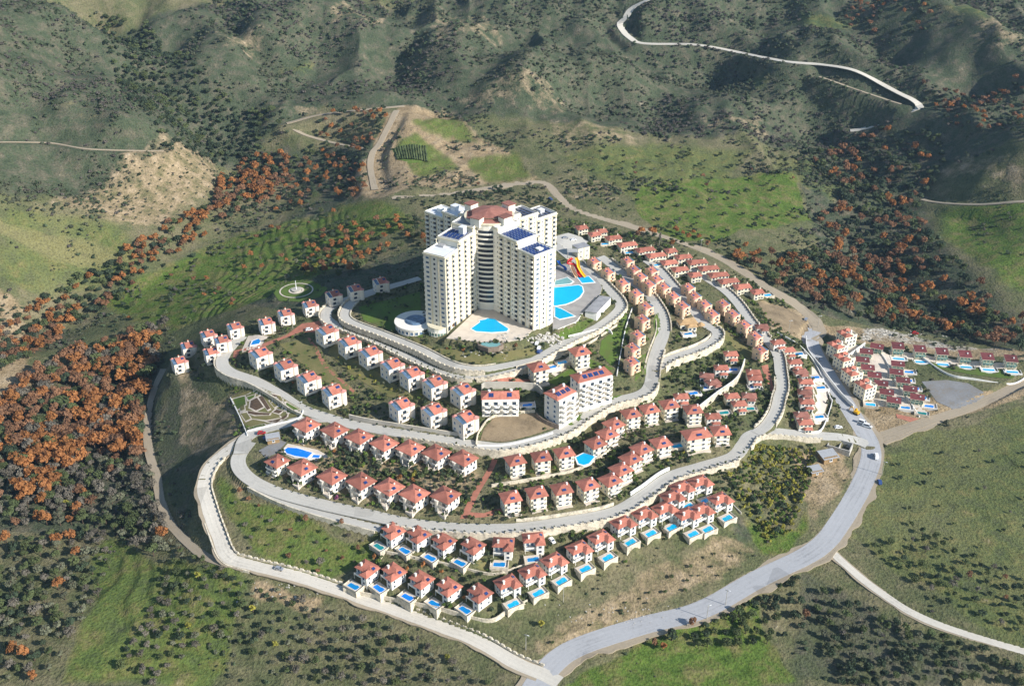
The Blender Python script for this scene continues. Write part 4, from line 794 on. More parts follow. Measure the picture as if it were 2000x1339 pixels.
freewall([(1575,655),(1578,680),(1602,712),(1640,762),(1668,790)], 2.2, 'long white boundary wall between the asphalt road and the apartment houses')
freewall([(1518,648),(1560,672),(1590,705),(1610,745),(1622,775),(1625,785),(1608,832),(1590,842),(1560,838)], 1.4, 'white wall enclosing the strip villas beside the asphalt road')
freewall([(1362,795),(1400,765),(1440,735),(1455,700)], 4.5, 'tall stone wall climbing diagonally between the garden villas and the walled garden', 'stone_wall', .6, cap='white_wall')
freewall([(1800,695),(1850,728),(1900,738),(1975,748),(2010,730)], 1.2, 'white wall edging the lawn strip above the gravel yard', 'white_wall')
freewall([(1722,690),(1732,705),(1745,735),(1772,775),(1796,812)], 1.0, 'white stepped wall between the two columns of maroon-roofed houses', 'white_wall')
freewall([(1660,690),(1690,668)], 3.0, 'short pale wall beside the top apartment house', 'white_wall')
freewall([(930,865),(935,842),(960,812),(1010,803),(1045,800)], 1.6, 'pale stone wall round the bare earth plot by the white apartments', 'stone_wall')
freewall([(1048,806),(1062,818),(1092,830)], 2.6, 'dark stone wall between the earth plot and the twin white apartments', 'dark_stone')
freewall([(932,868),(985,867),(1040,855),(1080,843)], 1.0, 'low white rail wall along the front of the bare earth plot', 'white_wall')
freewall([(940,750),(955,745),(1040,748),(1060,762)], 4.5, 'tall concrete wall behind the white apartment villa', 'concrete', .6, depth=6)
freewall([(450,775),(468,812),(483,848)], 1.0, 'white wall on the valley side of the flower garden', 'white_wall')
freewall([(483,840),(540,826),(583,815),(592,800)], .9, 'white wall along the road side of the flower garden', 'white_wall')
freewall([(960,945),(1080,925),(1140,908),(1185,880),(1205,860)], 1.8, 'pale terrace wall between the two curved rows of balconied houses', 'stone_wall')
freewall([(1008,715),(1060,700),(1100,690),(1150,668),(1205,632)], 1.5, 'pale garden wall below the hotel lane above the cream villas', 'stone_wall')
freewall([(1110,655),(1180,640),(1196,650)], 1.2, 'low wall beside the white service shed', 'white_wall')
freewall([(1235,600),(1222,640),(1212,690),(1205,730)], 1.5, 'white stepped wall below the peach tower houses under the sun deck', 'white_wall')
freewall([(1412,965),(1448,1000)], 1.2, 'grey wall between the pool villas and the orchard', 'concrete')
freewall([(755,1075),(870,1098),(960,1118),(1010,1105),(1060,1090)], 1.4, 'rough terrace wall between the two rows of pool villas', 'stone_wall')
freewall([(670,1148),(760,1165),(860,1185),(950,1208),(990,1190),(1030,1170)], 2.0, 'pale boundary wall under the pool villas with a sharp corner', 'stone_wall')
# ------------------------------------------------------------------ plots laid on the ground
def drape(name, pp, mat, off=.14, step=2.0, z=None, world=False, **tg):
    P = pp if world else [hit(u, v)[:2] for u, v in pp]
    bd = []
    for i in range(len(P)):
        a, b = np.array(P[i]), np.array(P[(i+1) % len(P)]); k = max(1, int(np.linalg.norm(b-a)/step))
        bd += [tuple(a+(b-a)*t/k) for t in range(k)]
    PLOTS.append((mat, P)); A_ = np.array(P); x0, y0 = A_.min(0); x1, y1 = A_.max(0)
    gx, gy = np.meshgrid(np.arange(x0+.7, x1, step), np.arange(y0+.7, y1, step)); mk = inside(P, gx, gy)
    pts = [Vector(p) for p in bd]+[Vector(p) for p in zip(gx[mk], gy[mk])]
    V, E_, Fc, *_ = delaunay_2d_cdt(pts, [(i, (i+1) % len(bd)) for i in range(len(bd))], [], 1, 0.05)
    VX = np.array([tuple(v) for v in V]); zz = hz(VX[:, 0], VX[:, 1])+off if z is None else np.full(len(VX), z)
    b = MB(); b.v = [(v[0], v[1], q) for v, q in zip(VX, zz)]; b.mi(mat)
    for f in Fc:
        c = VX[list(f)].mean(0)
        if inside(P, np.array([c[0]]), np.array([c[1]]))[0]: b.f.append(tuple(f)); b.m.append(0)
    o = link(name, b.mesh(name)); tag(o, **(tg or dict(kind='structure'))); return o
def pool(lab, pp, z, water='pool_water', rim=.9, deck=None, name='swimming_pool', thick=.16, cop='coping_white'):
    P = [W(u, v, z) for u, v in pp]; c = np.mean(P, 0); k = Kind()
    out = [tuple(np.array(p)-c+(np.array(p)-c)/np.linalg.norm(np.array(p)-c)*rim) for p in P]; inn = [tuple(np.array(p)-c) for p in P]
    if sum(a[0]*b[1]-b[0]*a[1] for a, b in zip(inn, inn[1:]+inn[:1])) < 0: out, inn = out[::-1], inn[::-1]
    b = MB(); b.prism(out, -2.5 if cop != 'coping_white' else -.5, thick, cop); k.part('coping', b)
    b = MB(); b.prism(inn, -.4, thick+.02, water); k.part('water', b)
    return k.put(name, (c[0], c[1], z), 0, lab, 'pool')
for nm, pp, mt in [
 ('lawn', [(655,668),(690,700),(760,740),(830,765),(890,790),(760,775),(690,735),(640,690)], 'dry_lawn'), ('lawn', [(545,672),(600,660),(650,720),(700,770),(660,765),(600,720)], 'dry_lawn'),
 ('red_plaza', [(590,632),(630,622),(640,640),(620,650),(588,648),(545,665),(500,684),(470,686),(460,700),(462,718),(455,700),(457,685),(500,676),(560,654)], 'red_paving'), ('garden_path', [(600,660),(606,660),(640,715),(695,765),(690,768),(632,718)], 'red_paving'),
 ('lawn', [(700,600),(760,585),(820,570),(826,660),(780,650),(710,625)], 'lawn'), ('lawn', [(800,655),(850,680),(960,693),(1040,680),(1045,692),(990,706),(940,712),(890,703),(820,675)], 'dry_lawn'),
 ('lawn', [(1085,650),(1130,628),(1165,618),(1135,650),(1110,664)], 'lawn'), ('lawn', [(1175,665),(1205,640),(1222,600),(1228,640),(1215,690),(1195,715),(1170,690)], 'lawn'), ('lawn', [(1150,700),(1200,720),(1170,730),(1090,755),(1070,745)], 'lawn'),
 ('lawn', [(1105,825),(1150,800),(1195,775),(1216,770),(1165,800),(1115,832)], 'lawn'), ('earth_plot', [(938,860),(945,838),(965,815),(1040,806),(1085,835),(1035,851),(985,863)], 'earth_lot'),
 ('round_lawn', [(520,570),(540,556),(580,550),(620,553),(640,563),(625,580),(590,590),(545,588)], 'lawn'),
 ('red_stairs', [(962,895),(972,897),(918,1000),(945,1002),(985,990),(990,1000),(945,1010),(898,1013)], 'red_paving'), ('red_forecourt', [(925,742),(985,732),(1045,742),(1010,748),(950,745)], 'red_paving'),
 ('lawn', [(985,925),(1090,905),(1130,908),(1085,920),(1000,940)], 'dry_lawn'), ('lawn', [(770,1075),(870,1085),(985,1105),(950,1115),(840,1095),(770,1090)], 'dry_lawn'),
 ('gravel_yard', [(1800,745),(1850,742),(1890,748),(1925,770),(1900,795),(1870,803),(1830,785)], 'grey_gravel'), ('lawn', [(1778,705),(1960,722),(1985,728),(1978,742),(1890,730),(1830,718)], 'lawn'),
 ('forecourt', [(1750,808),(1795,818),(1778,824),(1752,816)], 'red_paving'), ('lawn', [(1395,625),(1430,655),(1470,690),(1465,705),(1430,675),(1400,645)], 'dry_lawn'), ('bare_plot', [(1480,590),(1530,600),(1575,625),(1580,650),(1545,652),(1500,625)], 'earth_lot'),
 ('car_park', [(1090,482),(1085,462),(1110,455),(1150,470),(1140,490),(1110,495)], 'road_concrete'), ('lawn', [(1297,690),(1330,676),(1325,690),(1298,708)], 'dry_lawn'),
 ('pool_terrace', [(548,882),(562,866),(620,878),(645,892),(615,900),(570,895)], 'deck_pale'), ('sports_court', [(505,880),(545,858),(560,864),(540,885),(520,895)], 'grey_gravel'), ('corner_terrace', [(470,690),(485,656),(525,657),(510,675)], 'deck_pale'),
 ('vineyard_plot', [(765,290),(800,283),(835,285),(838,318),(800,320),(775,312)], 'lawn'), ('paved_walk', [(1487,715),(1500,712),(1512,760),(1505,765)], 'red_paving'), ('villa_terrace', [(1068,725),(1112,695),(1125,705),(1085,735)], 'deck_pale'), ('cluster_paving', [(1640,690),(1665,672),(1720,682),(1750,705),(1800,780),(1808,808),(1770,800),(1705,795),(1660,730)], 'deck_pale'), ('strip_paving', [(1585,715),(1604,735),(1616,762),(1617,785),(1603,828),(1580,832),(1588,780)], 'deck_pale'), ('lawn_strip_paving', [(1735,683),(1985,712),(1985,724),(1740,697)], 'deck_pale'),
 ('rest_lawn', [(1245,700),(1262,690),(1262,730),(1240,745)], 'lawn'), ('garden_strip', [(1285,605),(1292,640),(1280,660),(1276,630)], 'lawn'), ('garden_strip', [(1275,545),(1300,590),(1318,615),(1300,600),(1280,570)], 'lawn')]:
    drape(nm, pp, mt)
# crop rows on the terraced hill
A0, A1, B0, B1 = [np.array(hit(*q)[:2]) for q in ((768,292), (775,313), (833,286), (836,317))]
for i in range(13):
    t = (i+.5)/13; p, q = A0+(B0-A0)*t, A1+(B1-A1)*t; b = MB(); L_ = [p+(q-p)*k/10 for k in range(11)]; d_ = (q-p)/np.linalg.norm(q-p); n_ = np.array([-d_[1], d_[0]])
    prof = [(-.9, -.1), (-.75, .7), (-.2, 1.15), (.3, 1.1), (.8, .6), (.9, -.1)]
    for k, c_ in enumerate(L_):
        for o_, z_ in prof: s_ = random.uniform(.75, 1.25); x_, y_ = c_+n_*o_*s_; b.v.append((x_, y_, float(hz(x_, y_))+.1+z_*s_))
    b.mi('leaf_green')
    for k in range(10):
        for j in range(5): a_ = k*6+j; b.f.append((a_, a_+6, a_+7, a_+1)); b.m.append(0)
    tag(link('crop_row', b.mesh('crop_row')), ORD[i]+' dark green crop row from the dirt turnout, on the terraced hill plot', 'crop row', 'crop rows of the hill plot')
# formal flower garden
drape('flower_garden_ground', [(452,775),(500,752),(545,772),(565,785),(590,800),(560,822),(485,838),(468,815)], 'dry_lawn', .16)
PLOTS.append(('deck_pale', PLOTS[-1][1]))
BEDS = [([(455,780),(478,774),(480,790),(464,800)], 'lawn'), ([(482,772),(500,757),(532,770),(520,776),(498,768)], 'lawn'), ([(560,786),(585,800),(562,806),(556,795)], 'lawn'), ([(487,835),(515,828),(520,832),(488,838)], 'lawn'), ([(470,808),(482,806),(490,818),(480,822)], 'dry_lawn'),
        ([(468,792),(476,786),(478,800),(470,803)], 'dry_lawn'), ([(505,776),(512,772),(528,798),(522,801)], 'soil_bed'), ([(517,771),(525,770),(543,792),(536,796)], 'dry_lawn'), ([(530,770),(540,772),(556,793),(550,797)], 'soil_bed'), ([(540,772),(548,774),(560,798),(555,802)], 'dry_lawn'),
        ([(490,783),(502,777),(515,795),(500,802),(488,796)], 'soil_bed'), ([(484,803),(505,806),(528,807),(525,811),(500,811),(485,808)], 'soil_bed'), ([(490,813),(520,816),(545,812),(548,816),(520,821),(492,818)], 'dry_lawn'), ([(520,823),(545,819),(562,808),(560,815),(540,826)], 'soil_bed'), ([(482,776),(498,771),(496,776),(486,782)], 'lawn'), ([(540,800),(552,803),(545,808),(533,805)], 'soil_bed')]
for i, (pp, mt) in enumerate(BEDS):
    c_ = np.mean(pp, 0); drape('garden_path', [tuple(c_+(np.array(p)-c_)*(1+3.2/max(4, np.linalg.norm(np.array(p)-c_)))) for p in pp], 'deck_pale', .21+.002*i, 1.5)
for i, (pp, mt) in enumerate(BEDS): drape('flower_bed', pp, mt, .28, 1.5, label=dict(lawn='grassy', dry_lawn='dry yellowish', soil_bed='dark soil')[mt]+' bed edged by pale paths in the pentagonal flower garden', cat='flower bed', group=mt+' beds of the flower garden')
# large pools
pool('long blue pool with a rounded end on the terrace beside the lower hip-roofed villas', [(556,878),(562,874),(580,875),(610,884),(600,894),(575,890),(560,885)], hit(585,883)[2]+.4, 'pool_deep')
pool('small square pool beside the long rounded pool', [(612,888),(626,889),(622,894),(609,893)], hit(617,891)[2]+.4, 'pool_deep')
pool('blue shield-shaped pool under the middle avenue wall', [(1125,893),(1140,885),(1162,891),(1150,905),(1140,908),(1130,905)], hit(1145,897)[2]+1.6)
pool('round-ended blue pool in the shaded corner terrace by the red plaza', [(490,674),(494,666),(506,661),(510,664),(506,671)], hit(500,668)[2]+.3, 'pool_deep')
# ------------------------------------------------------------------ hotel
hx, hy, hzb = HOT
hotel = link('hotel', None, None, HOT); tag(hotel, 'cream cross-shaped tower hotel with four balconied wings and solar roofs', 'hotel')
FL = 2.9
def wing(yaw, L, hw, steps, vis, end_vis, solars, pale):
    w_ = MB(); r_ = MB(); edges = []
    r0 = 5.0
    for i, (r1, top, rm) in enumerate(steps):
        e = hw-i*.0
        w_.box(-e, e, -r1, -r0, -12, top, 'hotel_wall', bottom=False)
        r_.box(-e-.55, e+.55, -r1-.55, -r0+.2, top-.55, top+.05, 'hotel_trim'); r_.box(-e+.2, e-.2, -r1+.2, -r0, top+.05, top+.13, rm)
        r_.box(-e-.2, -e+.1, -r1, -r0, top+.05, top+.75, 'hotel_wall'); r_.box(e-.1, e+.2, -r1, -r0, top+.05, top+.75, 'hotel_wall'); r_.box(-e+.1, e-.1, -r1-.2, -r1+.1, top+.05, top+.75, 'hotel_wall')
        edges.append((r0, r1, top)); r0 = r1
    wo = link('wing', w_.mesh('wing'), hotel, pale, yaw); link('roof', r_.mesh('roof'), wo)
    # pilasters and bays on the long sides
    bw = 3.15; nb = int((L-11.5)/bw)
    pm = MB()
    balc = MB(); d = 1.0
    balc.box(-1.25, 1.25, -d, 0, -.18, 0, 'hotel_wall'); balc.box(-1.25, 1.25, -d, -d+.12, 0, .95, 'hotel_wall'); balc.box(-1.25, -1.13, -d+.12, 0, 0, .95, 'hotel_wall'); balc.box(1.13, 1.25, -d+.12, 0, 0, .95, 'hotel_wall')
    balc.box(-.95, .95, -.04, .05, 0, 2.0, 'window_glass')
    bmesh_ = balc.mesh('balcony'); rest = MB()
    wm = winmesh(.6, .9, 'hotel_wall')
    for side in (-1, 1):
        a = FACE['r'] if side > 0 else FACE['l']
        for i in range(nb):
            r = L-1.9-i*bw
            top = [t for (q0, q1, t) in edges if q0 <= r <= q1+.01][0]
            pm.box(side*hw-(.0 if side > 0 else .28), side*hw+(.28 if side > 0 else 0), -(r+bw/2)-.22, -(r+bw/2)+.22, -2, top-.6, 'hotel_trim')
            nf = int((top-2.2)/FL)
            # arch at the foot
            for f in range(nf):
                z = top-1.0-(f+1)*FL+.3
                if z < 1.2: continue
                bal = i % 2 == 0
                if side == vis or vis == 2:
                    if bal: link('balcony', bmesh_, wo, (side*hw, -r, z), a)
                    elif 'win' in end_vis: link('window', wm, wo, (side*hw, -r, z+1.25), a)
                    else: rest.box(side*hw-.03 if side > 0 else side*hw-.04, side*hw+.04 if side > 0 else side*hw+.03, -r-.32, -r+.32, z+.8, z+1.7, 'window_glass')
                else:
                    sx = side*hw
                    if bal:
                        rest.box(min(sx, sx+side*.05), max(sx, sx+side*.05), -r-1.15, -r+1.15, z, z+2.3, 'window_glass'); rest.box(min(sx, sx+side*1.0), max(sx, sx+side*1.0), -r-1.25, -r+1.25, z-.2, z+.85, 'hotel_wall')
                    else: rest.box(min(sx, sx+side*.05), max(sx, sx+side*.05), -r-.32, -r+.32, z+.8, z+1.7, 'window_glass')
            if bal := (i % 2 == 0): pm.box(min(side*hw, side*hw+side*.06), max(side*hw, side*hw+side*.06), -r-1.2, -r+1.2, -.5, 2.4, 'window_glass')
            # dark canopy over each balcony stack
            if i % 2 == 0: pm.box(min(side*hw, side*(hw+1.1)), max(side*hw, side*(hw+1.1)), -r-1.4, -r+1.4, top-1.15, top-.9, 'hotel_trim')
    # end facade: two window stacks and a recessed dark stack between pilasters
    top = edges[-1][2]
    for x in (-hw*.36, hw*.36): pm.box(x-.35, x+.35, -L-.35, -L, -2, top-.6, 'hotel_trim')
    for x in (-hw+.25, hw-.25): pm.box(x-.28, x+.28, -L-.2, -L, -2, top-.6, 'hotel_wall')
    for f in range(int((top-2)/FL)):
        z = top-1.0-(f+1)*FL+1.5
        for x, ww, gl in ((-hw*.66, 2.0, 'window_blue'), (0, 1.3, 'window_glass'), (hw*.66, 2.0, 'window_blue')):
            if 'end' in end_vis: link('window', winmesh(ww, 1.25, 'hotel_wall', gl), wo, (x, -L, z))
            else: rest.box(x-ww/2, x+ww/2, -L-.05, -L+.02, z-.6, z+.6, gl)
    link('pilasters', pm.mesh('pilasters'), wo)
    if rest.f: tag(link('far_side_windows', rest.mesh('far_side_windows'), wo), kind='stuff')
    for (x0, x1, r0, r1, zz, nx, nr) in solars:
        for i in range(nx):
            for j in range(nr):
                sw, sr = (x1-x0)/nx, (r1-r0)/nr; b = MB()
                y0 = -(r0+(j+.86)*sr); y1 = -(r0+(j+.14)*sr)
                b.poly([(x0+i*sw+.22, y0, zz+.25), (x0+(i+1)*sw-.22, y0, zz+.25), (x0+(i+1)*sw-.22, y1, zz+.8), (x0+i*sw+.22, y1, zz+.8)], 'solar_blue')
                b.poly([(x0+(i+1)*sw-.12, y0, zz+.18), (x0+i*sw+.12, y0, zz+.18), (x0+i*sw+.12, y1, zz+.7), (x0+(i+1)*sw-.12, y1, zz+.7)], 'metal_grey')
                link('solar_panel', b.mesh('solar_panel'), wo)
    return wo
z1, z2, z3 = 45.5, 49.5, 52.5
yL, yR, yBL, yBR = math.radians(-30), math.atan2(31, 34.4), math.atan2(-.74, -.68), math.atan2(.76, -.65)
wL = wing(yL, 47.4, 7.0, [(18, z3, 'grey_roofing'), (33, z2, 'grey_roofing'), (47.4, z1, 'white_membrane')], 1, 'win end', [(-5.5, 5.5, 20, 31, z2, 4, 3)], (-6, 4, 0))
wR = wing(yR, 46.0, 7.6, [(16, z3, 'white_membrane'), (32, z2, 'white_membrane'), (46.0, z1, 'white_membrane')], -1, 'win end', [(-6.4, 6.4, 17.5, 31, z2, 6, 5), (-6.4, 6.4, 33.5, 45, z1, 6, 4)], (0, 0, 0))
wBL = wing(yBL, 47.0, 7.0, [(17, z3, 'white_membrane'), (32, z2, 'white_membrane'), (47, z1, 'white_membrane')], 0, '', [], (0, 0, 0))
wBR = wing(yBR, 46.0, 7.4, [(17, z3, 'grey_roofing'), (31, z2, 'grey_roofing'), (46.0, z1, 'grey_roofing')], -1, '', [(-6, 6, 18.5, 30, z2, 4, 4), (-6, 6, 32.5, 45, z1, 4, 4)], (0, 0, 0))
core = MB(); core.cyl(0, 0, 14, -12, 53.5, 'hotel_wall', 28); core.cyl(0, 0, 14.6, 53.5, 54.3, 'hotel_trim', 28); co_ = link('core_tower', core.mesh('core_tower'), hotel)
aC = math.atan2(-14.0, 0.5)
for f in range(17):
    z = 50.6-(f+1)*FL+.2
    if z < 2: continue
    b = MB(); b.cyl(0, 0, 14.9, z-.2, z+.9, 'hotel_wall', 14, None, aC-.55, aC+.55, False); b.cyl(0, 0, 14.0, z-.2, z+.01, 'hotel_wall', 14, None, aC-.55, aC+.55, True)
    n0 = 15
    for zz in (z-.2, z+.02):
        P0 = [(14.9*math.cos(aC-.55+1.1*i/14), 14.9*math.sin(aC-.55+1.1*i/14), zz) for i in range(15)]; P1 = [(13.9*math.cos(aC-.55+1.1*i/14), 13.9*math.sin(aC-.55+1.1*i/14), zz) for i in range(15)]
        for i in range(14): b.poly([P0[i], P0[i+1], P1[i+1], P1[i]], 'hotel_wall')
    link('balcony', b.mesh('balcony'), co_)
    b = MB(); b.cyl(0, 0, 14.06, z+.05, z+2.2, 'window_glass', 14, None, aC-.5, aC+.5, False); link('window', b.mesh('window'), co_)
r = MB()
def octo(b, r0, z0, r1, z1, m, n=8, ph=math.pi/8, a=None):
    for i in range(n):
        p, q = ph+2*math.pi*i/n, ph+2*math.pi*(i+1)/n
        b.poly([(r0*math.cos(p), r0*math.sin(p), z0), (r0*math.cos(q), r0*math.sin(q), z0), (r1*math.cos(q), r1*math.sin(q), z1), (r1*math.cos(p), r1*math.sin(p), z1)], m)
octo(r, 14.2, 54.3, 9.8, 55.3, 'roof_brown'); octo(r, 9.6, 55.0, 9.6, 56.2, 'hotel_trim'); octo(r, 10.8, 56.2, .3, 58.6, 'roof_brown'); octo(r, 9.6, 56.2, 10.8, 56.2, 'roof_brown')
link('core_roof', r.mesh('core_roof'), hotel)
for a, rr in ((yL, 13), (yR, 13), (yBL, 14), (yBR, 14)):
    b = MB(); b.box(-3, 3, -rr-3, -rr+2, 52.4, 57.5, 'hotel_wall'); b.box(-3.5, 3.5, -rr-3.5, -rr+2.3, 57.5, 57.9, 'roof_brown'); link('lift_house', b.mesh('lift_house'), hotel, (0, 0, 0), a)
for nm, wo, (x0, x1, ra, rb, zz, h, m) in [('plant_room', wL, (1.5, 4.5, 21, 24.5, z2, 4.6, 'white_membrane')), ('plant_room', wR, (-1, 2, 40, 43, z1, 1.3, 'tank_white')), ('plant_room', wBL, (-2, 2, 26, 30, z2, 3.2, 'white_membrane')), ('plant_room', wBL, (-1, 2, 38, 42, z1, 2.4, 'tank_white')), ('plant_room', wBR, (-2, 1, 38, 41, z1, 2.2, 'tank_white')), ('plant_room', wL, (-4.5, -1, 34.5, 37, z1, 1.2, 'metal_grey')), ('plant_room', wR, (0, 4, 10, 14, z3, 2.6, 'hotel_wall'))]:
    b = MB(); b.box(x0, x1, -rb, -ra, zz+.1, zz+h, m); b.box(x0-.2, x1+.2, -rb-.2, -ra+.2, zz+h, zz+h+.2, m); link(nm, b.mesh(nm), wo)
# rounded foot of the near wing and the round restaurant
b = MB(); b.cyl(0, -45.0, 6.6, -10, 1.6, 'hotel_wall', 18); b.cyl(0, -45.0, 6.9, 1.6, 2.3, 'hotel_trim', 18)
ft = link('rounded_foot', b.mesh('rounded_foot'), wL)
for z in (-5.4, -1.9):
    for i in range(9):
        a = -math.pi/2+(i-4)*.26; g = winmesh(1.25, 2.0, 'hotel_wall', 'glass_green'); link('window', g, ft, (6.62*math.cos(a), -45+6.62*math.sin(a), z), a+math.pi/2)
rx_, ry_ = W(812, 632, 46); k = Kind()
b = MB(); b.cyl(0, 0, 11.5, -9, 3.2, 'stucco_white', 32); b.cyl(0, 0, 12.3, 3.2, 3.8, 'stucco_white', 32); b.cyl(0, 0, 13.5, -9, -3.2, 'stucco_white', 32); i_ = k.part('drum', b)
b = MB(); b.cyl(0, 0, 6.5, 3.8, 4.6, 'window_blue', 28, 5.4); k.part('skylight', b, i_)
for j in range(26):
    a = 2*math.pi*j/26; k.part('window', winmesh(1.7, 1.9, 'stucco_white', 'window_blue'), i_, (11.5*math.cos(a), 11.5*math.sin(a), .9), a+math.pi/2)
k.put('round_restaurant', (rx_, ry_, 44.5), 0, 'round white restaurant drum with blue skylight at the shaded foot of the hotel', 'restaurant')
# courtyard terrace and pool
b = MB(); cc = np.mean(COURT, 0); b.prism([tuple(np.array(p)-cc) for p in (COURT if sum(a[0]*q[1]-q[0]*a[1] for a, q in zip(COURT, COURT[1:]+COURT[:1])) > 0 else COURT[::-1])], -6, 0, 'stone_wall', 'deck_pale')
tag(link('courtyard_terrace', b.mesh('courtyard_terrace'), None, (cc[0], cc[1], 48.6)), kind='structure')
pool('bright blue fan-shaped pool in the courtyard between the near hotel wings', [(920,642),(938,629),(936,626),(948,624),(952,622),(966,623),(975,630),(993,642),(990,647),(960,649),(930,647)], 48.65, rim=.7)
dd = DECK if sum(a[0]*q[1]-q[0]*a[1] for a, q in zip(DECK, DECK[1:]+DECK[:1])) > 0 else DECK[::-1]; cc = np.mean(dd, 0)
b = MB(); b.prism([tuple(np.array(p)-cc) for p in dd], -5, 0, 'white_wall', 'deck_grey'); tag(link('sun_deck', b.mesh('sun_deck'), None, (cc[0], cc[1], 48.4)), kind='structure')
pool('large half-round blue pool on the grey sun deck behind the hotel', [(1082,562),(1130,557),(1137,560),(1139,570),(1132,580),(1120,588),(1105,594),(1087,597),(1080,597)], 48.45)
pool('triangular blue pool at the near end of the grey sun deck', [(1084,599),(1096,603),(1122,617),(1093,623),(1084,618)], 48.45)
pool('blue splash pool at the foot of the water slides', [(1128,542),(1150,540),(1161,551),(1137,553)], 48.45)
pool('pale blue children pool on the sun deck next to the large half-round pool', [(1084,549),(1108,542),(1119,550),(1113,554),(1084,557)], 48.45, 'pond_pale')
gz = hit(956,672)[2]; pool('pale lagoon pond among the rocks below the courtyard pool', [(937,670),(950,668),(975,669),(978,673),(970,677),(955,678),(940,674)], gz+.5, 'pond_pale', 1.6, thick=.2, cop='dark_stone')
# ------------------------------------------------------------------ water slides
def tube(path, r, mat, n=40, seg=8, half=True):
    P = resample(path, 1.0); b = MB(); k = b.mi(mat); d = np.gradient(P, axis=0); d /= np.linalg.norm(d, axis=1)[:, None]
    for i, p in enumerate(P):
        s_ = np.cross(d[i], (0, 0, 1)); s_ /= np.linalg.norm(s_)+1e-9; u_ = np.cross(s_, d[i])
        for rr in (r, r-.18):
            for j in range(seg+1):
                a = math.pi+math.pi*j/seg if half else 2*math.pi*j/seg; q = p+s_*rr*math.cos(a)+u_*rr*math.sin(a); b.v.append(tuple(q))
    w2 = 2*(seg+1)
    for i in range(len(P)-1):
        for h in (0, seg+1):
            for j in range(seg): p0 = i*w2+h+j; b.f.append((p0, p0+1, p0+w2+1, p0+w2)); b.m.append(k)
        for j in (0, seg): p0, p1 = i*w2+j, i*w2+seg+1+j; b.f.append((p0, p1, p1+w2, p0+w2)); b.m.append(k)
    return b
def slide(lab, pts, r, mat):
    path = [(*W(u, v, z), z) for u, v, z in pts]; k = Kind(); c = path[-1]; loc = (c[0], c[1], 48.4)
    k.part('chute', tube([(x-c[0], y-c[1], z-48.4) for x, y, z in path], r, mat))
    for q in path[:-1]:
        b = MB(); b.cyl(q[0]-c[0], q[1]-c[1], .18, -.4, q[2]-48.4-r*.9, 'metal_grey', 6); k.part('support', b)
    k.put('water_slide', loc, 0, lab, 'slide')
slide('straight sand-coloured water slide on the sun deck', [(1110,503,57),(1114,512,55),(1119,526,51.5),(1126,540,49.3)], 1.1, 'slide_sand')
slide('winding red water slide on the sun deck', [(1118,503,58),(1108,513,55.5),(1120,514,54.4),(1127,524,52.5),(1131,534,50.6),(1136,540,49.3)], 1.0, 'slide_red')
slide('wavy yellow water slide on the sun deck', [(1125,502,58),(1129,511,56),(1130,520,54),(1136,531,51.3),(1143,540,49.3)], 1.0, 'slide_yellow')
slide('short blue water slide in the shade behind the hotel wing', [(1090,508,54),(1094,515,52.5),(1102,520,50.5),(1106,526,49.3)], .9, 'slide_blue')
k = Kind(); x, y = W(1118, 517, 49); b = MB(); b.box(-3.4, 3.4, -1.4, 1.4, 8.6, 8.9, 'metal_grey'); b.box(-3.4, 3.4, 1.3, 1.4, 8.9, 9.9, 'metal_grey'); k.part('platform', b)
for sx in (-3, 3):
    for sy in (-1.1, 1.1): b = MB(); b.cyl(sx, sy, .2, -1, 8.6, 'metal_grey', 8); k.part('leg', b)
b = MB(); b.poly([(3.4, -.6, 8.8), (9, -.6, .1), (9, .6, .1), (3.4, .6, 8.8)], 'metal_grey'); b.poly([(3.4, -.6, 8.5), (3.4, .6, 8.5), (9, .6, -.2), (9, -.6, -.2)], 'metal_grey'); k.part('stair', b); k.put('slide_tower', (x, y+3, 48.4), 0, 'grey steel start platform of the water slides', 'platform')
